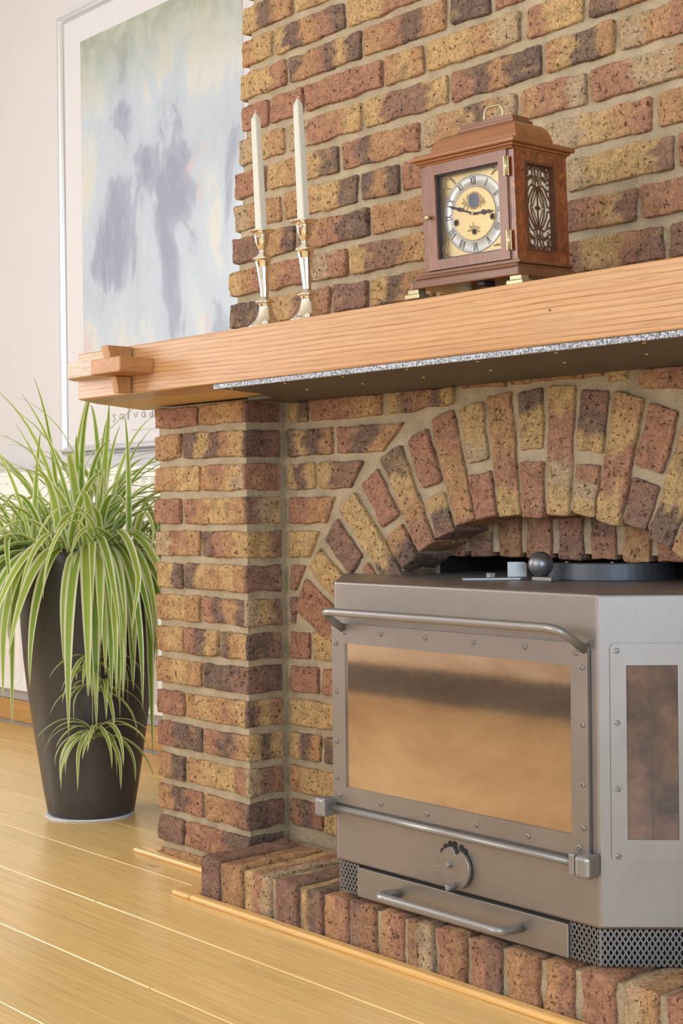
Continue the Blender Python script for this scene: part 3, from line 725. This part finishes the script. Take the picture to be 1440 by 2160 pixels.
MB().lathe([(.0001, -.0214)] + [(.0214 * math.cos(R(a)), .0214 * math.sin(R(a))) for a in range(-80, 81, 8)] + [(.0001, .0214)], (bx_, by_, bz_), 40).build('damper_knob', 'ball', stove, SB)
MB().box(bx_ - .012, bx_ + .03, by_ - .010, by_ + .012, tz, tz + .0075, .002, 2).build('damper_lever', 'stove_bar', stove, SB)
ar = []; hc = (.70, .165); hr = .142
for k in range(19):
    a = R(-100 + 96 * k / 18); ar.append((hc[0] + hr * math.cos(a), hc[1] + hr * math.sin(a)))
inn = [(hc[0] + (hr - .03) * math.cos(R(-100 + 96 * k / 18)), hc[1] + (hr - .03) * math.sin(R(-100 + 96 * k / 18))) for k in range(18, -1, -1)]
hs = MB().prism(ar + inn, tz, tz + .029, 'z', .001, 1).build('damper_housing', 'housing', stove, SB)
for k in (3, 9): MB().lathe([(.003, 0), (.003, .003)], (ar[k][0] - .004, ar[k][1] + .008, tz + .029), 8).build('rivet', 'screw', hs, SB)

# ------------------------------------------------------------------ candlesticks and candles
PROF = [(.0005, 0), (.033, 0), (.034, .0015), (.0335, .003), (.028, .006), (.020, .013), (.0145, .022), (.0115, .034), (.0105, .0385), (.012, .0395), (.0108, .041), (.0165, .0435), (.0172, .0448), (.0165, .046), (.010, .050), (.0068, .054), (.0072, .060), (.0092, .085), (.0116, .106), (.0136, .116), (.0138, .118), (.0168, .1195), (.0172, .121), (.0165, .1222), (.010, .1265), (.0056, .1315), (.0054, .134), (.0070, .1375), (.0100, .143), (.0122, .150), (.0134, .160), (.0142, .1645), (.0225, .1665), (.0250, .1675), (.0250, .1685), (.0135, .1688), (.0125, .1660), (.0005, .1655)]
def stick(x, y, ls, lc):
    z = top_z(y) + .0004; rot = (R(3.0), 0, 0)
    o = thing('candlestick', ls, 'candlestick', (x, y, z), rot, 'silver candlesticks')
    k = [i for i, p in enumerate(PROF) if abs(p[1] - .054) < 1e-6][0]; j = [i for i, p in enumerate(PROF) if abs(p[1] - .116) < 1e-6][0]
    MB().lathe(PROF[:k + 1], seg=56).build('foot', 'silver', o)
    MB().lathe(PROF[k:j + 1], seg=16, smooth=False).build('stem', 'silver', o)
    MB().lathe(PROF[j:], seg=56).build('socket', 'silver', o)
    ax = Vector((0, -math.sin(R(3)), math.cos(R(3)))); bp = Vector((x, y, z)) + ax * .1695
    c = thing('taper_candle', lc, 'candle', bp, (R(3.0), 0, R(20)), 'ivory taper candles')
    c.rotation_euler = (R(3.0), 0, 0)
    mb = MB(); n = 6; rs_ = [(.0120, 0), (.0108, .1), (.0094, .192), (.0025, .2035)]
    vs = [(r_ * math.cos(2 * math.pi * k_ / n + .35), r_ * math.sin(2 * math.pi * k_ / n + .35), h) for r_, h in rs_ for k_ in range(n)]
    bm = bmesh.new(); bv = [bm.verts.new(v) for v in vs]
    for i in range(len(rs_) - 1):
        for k_ in range(n): bm.faces.new((bv[i * n + k_], bv[i * n + (k_ + 1) % n], bv[(i + 1) * n + (k_ + 1) % n], bv[(i + 1) * n + k_]))
    bm.faces.new(bv[:n][::-1]); bm.faces.new(bv[-n:]); bmesh.ops.bevel(bm, geom=bm.edges[:], offset=.0008, segments=2, affect='EDGES')
    MB().bm(bm).build('wax_body', 'wax', c)
    MB().tube([(0, 0, .2025), (.0006, 0, .206), (.0026, 0, .2078)], .0009, 6).build('wick', 'wick', c)
stick(.302, -.285, 'silver candlestick farther from the clock, nearest the framed print', 'tapered ivory candle in the candlestick nearest the framed print')
stick(.4165, -.285, 'silver candlestick closer to the wooden clock', 'tapered ivory candle in the candlestick closer to the clock')

# ------------------------------------------------------------------ mantel clock (local: x right, y back, z up)
clk = thing('mantel_clock', 'walnut bracket clock with brass handle and Roman dial on the mantel', 'clock', (.9069, -.31, top_z(-.31) + .0003), (R(3.0), 0, R(5.1)))
def bb(name, mat, par, *a, **k): return MB().box(*a, **k).build(name, mat, par)
X0, X1 = -.199, .002
for x0, x1 in ((-.209, -.181), (-.018, .010)):
    for y0, y1 in ((-.006, .022), (.126, .152)):
        m_ = MB().box(x0, x1, y0, y1, 0, .008, .0015, 1).box(x0 + .004, x1 - .004, y0 + .004, y1 - .004, .0075, .0145, .001, 1); m_.build('foot', 'brass', clk)
m_ = MB().prism([(-.003, .0145), (-.003, .026), (.001, .0285), (.002, .033), (.006, .0355), (.0075, .0385), (.142, .0385), (.147, .033), (.150, .026), (.150, .0145)], X0, X1, 'x')
MB().box(X0, X1, -.001, .15, .0145, .0275, .002, 2).box(X0 + .005, X1 - .005, .003, .146, .0270, .0335, .003, 3).box(X0 + .010, X1 - .002, .0055, .143, .033, .0388, .0015, 2).build('base', 'walnut', clk)
BX0, BX1, BY0, BY1, BZ0, BZ1 = -.1785, -.006, .009, .141, .0388, .1995
cb = MB(); wt = .009
cb.box(BX0, BX0 + .009, BY0, BY1, BZ0, BZ1, .0008, 1).box(BX0 + .009, BX1 - .009, BY1 - .006, BY1, BZ0, BZ1).box(BX0 + .009, BX1 - .009, BY0 + .004, BY1 - .006, BZ0, BZ0 + .006).box(BX0 + .009, BX1 - .009, BY0 + .004, BY1 - .006, BZ1 - .006, BZ1)
cb.box(BX1 - .0255, BX1 - .009, BY0, BY0 + .012, BZ0, BZ1, .0008, 1)
case = cb.build('case', 'walnut_z', clk)
# right side panel with window for the fret
sp = frame_mesh([(BY0, BZ0), (BY1, BZ0), (BY1, BZ1), (BY0, BZ1)], (.0365, .1085, .0535, .1815), BX1 - .009, BX1, lambda p, y: (y, p[0], p[1])).build('side_panel', 'burr', clk)
frame_mesh([(.0360, .0530), (.1090, .0530), (.1090, .1820), (.0360, .1820)], (.0395, .1055, .0565, .1785), BX1 - .0065, BX1 + .0012, lambda p, y: (y, p[0], p[1])).build('panel_bead', 'fret', sp)
bb('silk_backing', 'cream', sp, BX1 - .0088, BX1 - .0078, .0375, .1075, .0545, .1805)
# fretwork scrolls
fr = MB()
def stroke(pts, w=.0021):
    for sx_ in (1, -1):
        for sz_ in (1, -1):
            fr.tube([(BX1 - .0060, .0725 + sx_ * p[0] * .0325, .1175 + sz_ * p[1] * .0605) for p in pts], w * .66, 6, smooth=False, flat=.6, upv=(1, 0, 0))
def arcp(cx, cz, r, a0, a1, n=9, asp=1.86): return [(cx + r * math.cos(R(a0 + (a1 - a0) * i / n)), cz + r / asp * math.sin(R(a0 + (a1 - a0) * i / n))) for i in range(n + 1)]
stroke([(0, 0), (0, .50)], .0018); stroke([(0, .06), (.10, .02), (.22, 0)], .0016)
stroke([(0, .50), (.22, .40), (.44, .20), (.52, .0)]); stroke([(.02, .50), (.36, .43), (.62, .24), (.74, .06), (.95, .04)])
stroke([(.0, .5), (.08, .36), (.26, .16), (.40, .02)], .0014)
stroke([(.06, .50), (.44, .55), (.60, .48), (.80, .30), (.98, .22)])
stroke(arcp(.42, .60, .30, 250, 30) ); stroke(arcp(.46, .62, .16, 220, 20), .0016)
stroke(arcp(.46, .80, .36, 200, -60)); stroke(arcp(.50, .82, .19, 250, -30)); stroke([(.10, .62), (.02, .70), (.10, .80), (.14, .90), (0, .98)], .0019)
stroke([(.70, .56), (.84, .62), (.98, .58)], .0018); stroke([(.78, .78), (.90, .70), (.98, .72)], .0018); stroke([(.80, .86), (.9, .95), (.98, .98)], .0018); stroke([(.5, .98), (.4, .93), (.30, .96)], .002)
stroke([(.72, .5), (.78, .42), (.86, .46), (.98, .44)], .0016)
fr.box(BX1 - .0072, BX1 - .0050, .0380, .0412, .0555, .1795).box(BX1 - .0072, BX1 - .0050, .1040, .1070, .0555, .1795).box(BX1 - .0072, BX1 - .0050, .038, .107, .0550, .0580).box(BX1 - .0072, BX1 - .0050, .038, .107, .1768, .1798)
fr.build('fretwork', 'fret', sp)
# door with glass
DX0, DX1 = -.1665, -.0165
cd = frame_mesh([(DX1, BZ0 + .001), (DX1, BZ1 - .001), (DX0, BZ1 - .001), (DX0, BZ0 + .001)], (-.1495, -.0315, .0545, .1805), BY0 - .004, BY0 + .007).build('door', 'walnut_z', clk)
frame_mesh([(-.0310, .0540), (-.0310, .1810), (-.1500, .1810), (-.1500, .0540)], (-.1475, -.0335, .0565, .1785), BY0 + .001, BY0 + .006).build('door_bead', 'ink', cd)
bb('door_glass', 'glass', cd, -.1493, -.0317, BY0 + .003, BY0 + .0045, .0547, .1803)
MB().lathe([(.0022, 0), (.0022, -.004), (.0042, -.006), (.0044, -.0085), (.002, -.0105)], (-.1605, BY0 - .004, .1185), 14, axis='y').build('door_knob', 'brass', cd)
for z0, z1 in ((.158, .186), (.052, .081)):
    h_ = MB().tube([(DX1 + .0005, BY0 - .005, z0), (DX1 + .0005, BY0 - .005, z1)], .0027, 10)
    h_.box(DX1 - .0045, DX1 + .0045, BY0 - .0052, BY0 - .0035, z0, z1)
    for q in range(1, 5): h_.tube([(DX1 + .0005, BY0 - .005, z0 + (z1 - z0) * q / 5 - .0004), (DX1 + .0005, BY0 - .005, z0 + (z1 - z0) * q / 5 + .0004)], .0031, 10)
    h_.build('hinge', 'brass', cd)
bb('left_pilaster', 'walnut_z', clk, BX0 + .0005, DX0 - .0005, BY0 - .001, BY0 + .010, BZ0, BZ1, bev=.0008, seg=1)
# dial
dcx, dcz, DY = -.0905, .1165, .024
dp = bb('dial_plate', 'gold', clk, -.160, -.021, DY, DY + .002, .046, .190)
MB().lathe([(.0575, 0), (.0575, -.0008), (.0565, -.0012), (.0400, -.0012), (.0395, 0)], (dcx, DY, dcz), 72, axis='y').build('chapter_ring', 'silverdial', dp)
MB().lathe([(.0392, 0), (.0392, -.0009), (.0385, -.0014)], (dcx, DY - .0002, dcz), 64, axis='y').build('centre_disc', 'gold', dp)
def num(hour, txt):
    mb = MB(); w = {'I': .0026, 'V': .0060, 'X': .0060}; tot = sum(w[c] for c in txt); x = -tot / 2; th = -hour * R(30)
    ca, sa = math.cos(th), math.sin(th)
    def seg(p, q, t_):
        d = Vector((q[0] - p[0], q[1] - p[1])).normalized(); e = Vector((-d.y, d.x)) * t_; P4 = [(p[0] - e.x, p[1] - e.y), (p[0] + e.x, p[1] + e.y), (q[0] + e.x, q[1] + e.y), (q[0] - e.x, q[1] - e.y)]
        out = []
        for y in (DY - .0013, DY - .0017):
            for a_, b_ in P4: out.append((dcx + a_ * ca - b_ * sa, y, dcz + a_ * sa + b_ * ca))
        mb.add(out, [(4, 5, 6, 7), (0, 1, 5, 4), (1, 2, 6, 5), (2, 3, 7, 6), (3, 0, 4, 7)])
    a_, b_ = .0423, .0545
    for c in txt:
        m2 = x + w[c] / 2
        if c == 'I': seg((m2, a_), (m2, b_), .00050)
        elif c == 'V': seg((m2, a_), (m2 - w[c] * .38, b_), .00060); seg((m2, a_), (m2 + w[c] * .38, b_), .00038)
        else: seg((m2 - w[c] * .38, b_), (m2 + w[c] * .38, a_), .00060); seg((m2 + w[c] * .38, b_), (m2 - w[c] * .38, a_), .00038)
        x += w[c]
    mb.build('numeral', 'ink', dp)
for h_, t_ in zip(range(1, 13), ['I', 'II', 'III', 'IIII', 'V', 'VI', 'VII', 'VIII', 'IX', 'X', 'XI', 'XII']): num(h_, t_)
MB().lathe([(.0130, 0), (.0130, -.0016), (.0108, -.0016), (.0105, -.0004)], (dcx + .001, DY - .0012, dcz + .019), 40, axis='y').build('moon_bezel', 'goldrel', dp)
MB().lathe([(.0106, 0), (.0106, -.0006)], (dcx + .001, DY - .0013, dcz + .019), 32, axis='y').build('moon_disc', 'moon', dp)
for x, z_ in ((-.033, -.009), (.034, -.009), (0, -.0265)):
    q = MB().lathe([(.0052, 0), (.0052, -.0012), (.0040, -.0014)], (dcx + x, DY - .0012, dcz + z_), 24, axis='y').build('winding_bezel', 'goldrel', dp)
    MB().lathe([(.0039, 0), (.0039, -.0003)], (dcx + x, DY - .0026, dcz + z_), 20, axis='y').build('winding_hole', 'hole', q)
orn = random.Random(4)
def filigree(name, cx, cz, n, rad, a0, a1, parent):
    mb = MB()
    for k in range(n):
        a = R(a0 + (a1 - a0) * k / max(1, n - 1)); L = rad * orn.uniform(.6, 1.05)
        pts = [(cx + math.cos(a + .5 * s_ * (1 if k % 2 else -1)) * L * s_, DY - .0014, cz + math.sin(a + .5 * s_ * (1 if k % 2 else -1)) * L * s_) for s_ in (.15, .4, .65, .85, 1.0)]
        mb.tube(pts, [.0009, .0013, .0012, .0016, .0006], 6)
    return mb.build(name, 'goldrel', parent)
filigree('centre_engraving', dcx, dcz - .0265, 9, .0145, 20, 160, dp)
for sx_ in (1, -1): filigree('moon_scroll', dcx + .001 + sx_ * .011, dcz + .016, 6, .013, -60 if sx_ > 0 else 120, 50 if sx_ > 0 else 230, dp)
for sx_ in (1, -1):
    for sz_ in (1, -1):
        mb = MB(); ex, ez = dcx + sx_ * .060, dcz + sz_ * .063
        for k in range(16):
            a = math.atan2(-sz_, -sx_) + orn.uniform(-1.3, 1.3); L = orn.uniform(.006, .024) * (1.25 if abs(orn.random()) > .5 else .9)
            c0 = (ex + orn.uniform(-.004, .004), ez + orn.uniform(-.004, .004)); bnd = orn.uniform(-1.2, 1.2)
            pts = [(c0[0] + math.cos(a + bnd * s_) * L * s_, DY - .001, c0[1] + math.sin(a + bnd * s_) * L * s_) for s_ in (0, .25, .5, .75, 1)]
            mb.tube(pts, [.0008, .0016, .0012, .0018, .0006], 6)
        mb.build('spandrel', 'goldrel', dp)
def hand(name, hours, L, w):
    a = R(90 - hours * 30); d = Vector((math.cos(a), math.sin(a))); e = Vector((-d.y, d.x)); y = DY - (.0045 if L > .04 else .0035)
    out = [(-.006, .0012), (.004, .0014), (L * .35, .0012), (L * .5, w), (L * .62, .0012), (L * .75, w * .7), (L * .86, .0008), (L, .0003)]
    P4 = [(p, q) for p, q in out] + [(p, -q) for p, q in out[::-1]]
    MB().prism([(dcx + d.x * p + e.x * q, dcz + d.y * p + e.y * q) for p, q in P4], y - .0006, y, 'y').build(name, 'ink', dp)
hand('minute_hand', 9.68, .052, .0032); hand('hour_hand', 3.06, .038, .0042)
MB().lathe([(.0022, 0), (.0022, -.005), (.0015, -.0055)], (dcx, DY - .0012, dcz), 14, axis='y').build('hand_boss', 'goldrel', dp)
# cornice, dome and cap
cn = MB()
for dz0, dz1, o in ((.1960, .2000, .002), (.1995, .2040, .0055), (.2035, .2095, .0105), (.2090, .2125, .0065)):
    cn.box(BX0 - o, BX1 + o, BY0 - .004 - o, BY1 + o, dz0, dz1, .0019, 3)
cn.build('cornice', 'moulding', clk)
dm = MB(); lev = []
for k in range(9):
    s_ = k / 8; ins_ = .010 + .028 * (1 - math.sqrt(max(0, 1 - s_ ** 2.2))); lev.append((ins_, .2123 + .0350 * s_))
vs = []
for i_, z_ in lev:
    f_ = (i_ - .010) / .028; ax0, ax1, ay0, ay1 = -.172 + .032 * f_, -.012 - .028 * f_, .025 + .032 * f_, .118 - .018 * f_
    vs += [(ax0, ay0, z_), (ax1, ay0, z_), (ax1, ay1, z_), (ax0, ay1, z_)]
fs = [(i * 4 + k, i * 4 + (k + 1) % 4, (i + 1) * 4 + (k + 1) % 4, (i + 1) * 4 + k) for i in range(8) for k in range(4)] + [(3, 2, 1, 0), (32, 33, 34, 35)]
dm.add(vs, fs).build('dome', 'moulding', clk)
MB().box(-.1425, -.0365, .054, .104, .2466, .2520, .0012, 2).box(-.139, -.040, .0575, .1005, .2515, .2580, .0014, 2).build('cap', 'walnut', clk)
hc_ = -.0895; hy = .079
hd = MB().tube(bend([(hc_ - .0165, hy, .260), (hc_ - .018, hy, .273), (hc_ - .012, hy, .2815), (hc_ + .012, hy, .2815), (hc_ + .018, hy, .273), (hc_ + .0165, hy, .260)], .009, 5), .0019, 10)
for s_ in (-1, 1):
    hd.lathe([(.0045, 0), (.0045, .0015), (.0028, .003), (.0034, .0055), (.0015, .0075)], (hc_ + s_ * .0170, hy, .2580), 14)
hd.build('carry_handle', 'brass', clk)
bb('movement_clamp', 'ink', clk, -.082, -.070, .012, .040, .0085, .0145, bev=.001, seg=1)

# ------------------------------------------------------------------ framed print on the back wall
FX0, FX1, FZ0, FZ1 = -1.945, -.80, .935, 2.405
FB = ((FX0 + FX1) / 2, .655, FZ0)
pic = thing('framed_print', 'large framed abstract print in a silver frame on the white wall', 'picture', FB)
def fbar(p0, p1, a, b):
    """rounded frame moulding between outer corners p0,p1 and inner corners a,b in x,z"""
    n = 7; vs = []
    for (o, i_) in ((p0, a), (p1, b)):
        for k in range(n + 1):
            s_ = k / n; d = .012 + .020 * math.sin(math.pi * (.08 + .84 * s_))
            vs.append((o[0] * (1 - s_) + i_[0] * s_, .658 - d, o[1] * (1 - s_) + i_[1] * s_))
        vs.append((i_[0], .658, i_[1])); vs.append((o[0], .658, o[1]))
    m = n + 3; fs = [(k, (k + 1) % m, m + (k + 1) % m, m + k) for k in range(m)]
    mb = MB(); mb.add(vs, fs, True); return mb
wd = .030; O4 = [(FX0, FZ0), (FX1, FZ0), (FX1, FZ1), (FX0, FZ1)]; I4 = [(FX0 + wd, FZ0 + wd), (FX1 - wd, FZ0 + wd), (FX1 - wd, FZ1 - wd), (FX0 + wd, FZ1 - wd)]
for i in range(4): fbar(O4[i], O4[(i + 1) % 4], I4[i], I4[(i + 1) % 4]).build('frame_bar', 'frame', pic, FB)
mt = MB().box(FX0 + .02, FX1 - .02, .6435, .656, FZ0 + .02, FZ1 - .02).build('mount', 'mat', pic, FB)
MB().box(-1.812, -.945, .6420, .6432, 1.262, 2.292).build('print', 'print', pic, FB)
# pencilled lettering below the print
sg = {'s': [[(.75, .8), (.4, 1), (.15, .75), (.55, .45), (.6, .15), (.2, -.1)]], 'a': [[(.75, .8), (.4, .95), (.12, .5), (.35, .1), (.7, .4), (.75, .85), (.8, .1)]],
      'l': [[(.35, 0), (.3, .9), (.55, 1.9), (.7, 1.5), (.45, .6), (.4, 0)]], 'v': [[(.15, .9), (.4, .05), (.75, .95)]],
      'd': [[(.65, .5), (.35, .75), (.12, .35), (.4, .0), (.68, .3), (.75, 1.7)], [(.74, .8), (.8, 0)]], 'o': [[(.5, .9), (.15, .5), (.4, .05), (.8, .4), (.55, .9)]]}
cxp = -1.648
for ch in 'salvado':
    wr = MB()
    for k_, st in enumerate(sg[ch]): wr.tube(bend([(cxp + p[0] * .032, .6431 - .0004 * k_, 1.034 + p[1] * .024) for p in st], .012, 4), .0012, 6)
    wr.build('letter', 'pencil', mt, FB); cxp += .0415
ln = MB()
for k in range(11): ln.box(-1.535 + .0155 * k, -1.535 + .0155 * k + .011, .6428, .6434, .998, 1.003)
ln = ln.build('fine_print', 'pencil2', mt, FB); ln['kind'] = 'stuff'

# ------------------------------------------------------------------ radiator
RB = (-1.9, .58, .135)
rad = thing('radiator', 'white fluted panel radiator on the wall behind the plant', 'radiator', RB)
mb = MB(); rx0, rx1 = -2.95, -1.02; nn = int((rx1 - rx0) / .0125); pv = []
for k in range(nn + 1):
    x = rx0 + (rx1 - rx0) * k / nn; pv.append((x, .555 + (.006 if k % 4 in (1, 2) else -.004)))
vs = [(x, y, z_) for z_ in (.165, .845) for x, y in pv]; m = nn + 1
mb.add(vs, [(k, k + 1, m + k + 1, m + k) for k in range(nn)])
mb.build('fluted_panel', 'rad', rad, RB, fixn=False)
MB().box(rx0, rx1, .552, .566, .135, .168, .004).box(rx0, rx1, .552, .566, .842, .872, .004).box(rx0, rx1, .600, .612, .135, .872, .004).build('rear_panel', 'rad', rad, RB)
MB().box(rx0 - .004, rx1 + .004, .549, .615, .868, .882, .003).build('top_grille', 'rad', rad, RB)
MB().lathe([(.011, 0), (.011, -.012), (.008, -.02), (.014, -.022), (.014, -.05), (.010, -.055)], (-1.72, .552, .80), 20, axis='y').build('vent_valve', 'valve', rad, RB)
for x in (-2.6, -1.4): MB().box(x, x + .03, .61, .66, .2, .8).build('wall_bracket', 'rad', rad, RB)

# ------------------------------------------------------------------ pot and plant
PX, PY = -.803, .030
pot = thing('tall_planter', 'tall tapered anthracite planter standing on the oak floor', 'planter', (PX, PY, .004))
PP = [(.0, .02), (.0005, .0), (.103, .0), (.1065, .004), (.1165, .06), (.1285, .14), (.1405, .22), (.152, .30), (.161, .38), (.167, .46), (.1705, .54), (.172, .62), (.172, .652), (.169, .656), (.165, .652), (.163, .60), (.0005, .60)]
MB().lathe(PP[1:], seg=64).build('pot_shell', 'pot', pot)
MB().lathe([(.0005, .601), (.162, .601), (.150, .622), (.08, .630), (.0005, .632)], seg=40).build('soil', 'soil', pot)
fp = MB(); pp_ = []
for k in range(40):
    a = 2 * math.pi * k / 40; r_ = .109 + .004 * math.sin(3 * a + 1) + (.006 if 4.6 < a < 5.3 else 0); pp_.append((PX + r_ * math.cos(a), PY + r_ * math.sin(a)))
tag(fp.prism(pp_, .0002, .0042).build('felt_pad', 'felt', None, (PX, PY, .0)), 'thin white felt pad under the tall dark planter', 'felt pad')
plant = thing('spider_plant', 'bushy spider plant with cream-edged leaves in the tall planter', 'plant', (PX, PY, .63))
rl = random.Random(21)
def leaf_mesh(base, az, e0, L, wdt, droop, pw, twist=0, name='leaf', rim=True, fold=.30):
    n = 14; p = Vector(base); vs = []; uvs = []; ds = L / n; a_ = az
    pts = []; dirs = []
    for i in range(n + 1):
        s_ = i / n; e = max(-88, e0 - droop * s_ ** pw); a2 = a_ + twist * s_
        d = Vector((math.cos(R(a2)) * math.cos(R(e)), math.sin(R(a2)) * math.cos(R(e)), math.sin(R(e))))
        pts.append(p.copy()); dirs.append((d, a2)); q = p + d * ds
        if rim:
            rr_ = math.hypot(q.x, q.y); zr = .026
            if q.z < zr:
                zz = q.z + .626; pr = .172 if zz > .6 else (.172 - (.6 - zz) * .075)
                if rr_ < pr + .008 and rr_ > 1e-4: f_ = (pr + .008 + .01 * s_) / rr_; q.x *= f_; q.y *= f_
        # keep clear of the brick pier and of the wall
        wx = q.x + PX
        if wx > -.350: q.x = -.350 - PX
        if q.y + PY > .53: q.y = .53 - PY
        if q.z + .63 < .012: q.z = .012 - .63
        p = q
    for i in range(n + 1):
        d, a2 = dirs[i]; s_ = i / n
        w = wdt * (min(1, .45 + s_ * 2.6) if s_ < .25 else 1) * (1 - max(0, (s_ - .35) / .65) ** 1.6) + .0006
        sdv = Vector((-math.sin(R(a2)), math.cos(R(a2)), 0)); nrm = sdv.cross(d) * -1
        if nrm.z < 0 and abs(d.z) < .9: nrm = -nrm
        for k in range(5):
            c = (k - 2) / 2; vs.append(pts[i] + sdv * (w * c) + nrm * (abs(c) * w * fold)); uvs.append((k / 4, s_))
    fs = [(i * 5 + k, i * 5 + k + 1, (i + 1) * 5 + k + 1, (i + 1) * 5 + k) for i in range(n) for k in range(4)]
    me = bpy.data.meshes.new(name); me.from_pydata(vs, [], fs); u_ = me.uv_layers.new(name='UVMap')
    for lp in me.loops: u_.data[lp.index].uv = uvs[lp.vertex_index]
    me.polygons.foreach_set('use_smooth', [True] * len(fs)); me.materials.append(MAT['leaf']); return me
def leaf(parent, *a, **k):
    me = leaf_mesh(*a, **k); o = bpy.data.objects.new('leaf', me); COL.objects.link(o); o.parent = parent; return o
CA = -31.7                                          # azimuth from the pot towards the open room
crowns = [(rl.uniform(-.1, .1), rl.uniform(-.1, .1)) for _ in range(9)]
for i in range(132):                                # arching leaves
    cx_, cy_ = rl.choice(crowns); az = rl.uniform(0, 360)
    b = (cx_ + rl.uniform(-.04, .04), cy_ + rl.uniform(-.04, .04), 0)
    if i < 60: rr_ = rl.uniform(.08, .15); b = (rr_ * math.cos(R(az)), rr_ * math.sin(R(az)), 0)
    leaf(plant, b, az + rl.uniform(-25, 25), rl.uniform(38, 82), rl.uniform(.30, .50), rl.uniform(.0065, .0110), rl.uniform(75, 150), rl.uniform(.9, 1.6), rl.uniform(-35, 35))
for i in range(24):                                 # a few tall upright ones
    cx_, cy_ = rl.choice(crowns); az = rl.uniform(0, 360)
    leaf(plant, (cx_, cy_, 0), az, rl.uniform(62, 84), rl.uniform(.34, .58), rl.uniform(.006, .010), rl.uniform(20, 80), rl.uniform(1.5, 2.4), rl.uniform(-20, 20))
hang = [rl.uniform(-100, -36) for _ in range(56)] + [rl.uniform(4, 80) for _ in range(58)] + [rl.uniform(-34, 4) for _ in range(7)] + [rl.uniform(90, 250) for _ in range(12)]
for rel in hang:                                    # leaves hanging over the rim
    az = CA + rel; rr_ = rl.uniform(.125, .160)
    leaf(plant, (rr_ * math.cos(R(az)), rr_ * math.sin(R(az)), rl.uniform(-.005, .012)), az + rl.uniform(-8, 8), rl.uniform(30, 82), rl.uniform(.30, .55), rl.uniform(.0085, .0150), rl.uniform(130, 168), rl.uniform(.30, .55), rl.uniform(-10, 10))
def plantlet(rel, z, n, lmin, lmax, zend):
    az = CA + rel; r_ = .172 + .018; rz = .1 if z < -.25 else 0
    zz = z + .63; pr = .172 if zz > .6 else max(.105, .172 - (.6 - zz) ** 1.5 * .155)
    c = Vector((math.cos(R(az)) * (pr + .02), math.sin(R(az)) * (pr + .02), z))
    st = MB().tube(bend([(math.cos(R(az)) * .12, math.sin(R(az)) * .12, .02), (math.cos(R(az)) * .18, math.sin(R(az)) * .18, .06), (math.cos(R(az)) * .205, math.sin(R(az)) * .205, -.05), tuple(c)], .05, 6), .0016, 6).build('runner', 'stem', plant)
    for i in range(n):
        a = az + rl.uniform(-110, 110)
        leaf(st, c + Vector((0, 0, rl.uniform(-.01, .015))), a, rl.uniform(0, 60), rl.uniform(lmin, lmax), rl.uniform(.0045, .0068), rl.uniform(90, 150), rl.uniform(.7, 1.1), rl.uniform(-40, 40), rim=False)
plantlet(4, -.235, 22, .09, .17, 0); plantlet(8, -.30, 14, .10, .17, 0); plantlet(2, -.415, 22, .12, .20, 0)

# ------------------------------------------------------------------ sofa across the room, mirrored in the stove glass
SO = (-1.05, -2.85, 0)
sofa = thing('sofa', 'long tan sofa with pale base facing the fireplace', 'sofa', SO)
MB().box(-2.52, .42, -3.25, -2.47, 0, .125).build('plinth', 'dark_base', sofa, SO)
MB().box(-2.56, .46, -3.30, -2.44, .125, .235, .012).build('base', M_plain('pale_linen', srgb(244, 234, 226), .9), sofa, SO)
tan = M_plain('tan_leather', srgb(176, 120, 78), .5)
for x0, x1 in ((-2.36, -1.40), (-1.39, -.71), (-.70, .26)): MB().box(x0, x1, -3.12, -2.43, .236, .42, .03, 3).build('seat_cushion', tan, sofa, SO)
MB().box(-2.56, .46, -3.32, -3.12, .236, .78, .03, 3).build('backrest', tan, sofa, SO)
for x0, x1 in ((-2.57, -2.37), (.27, .47)): MB().box(x0, x1, -3.115, -2.44, .236, .60, .03, 3).build('armrest', tan, sofa, SO)
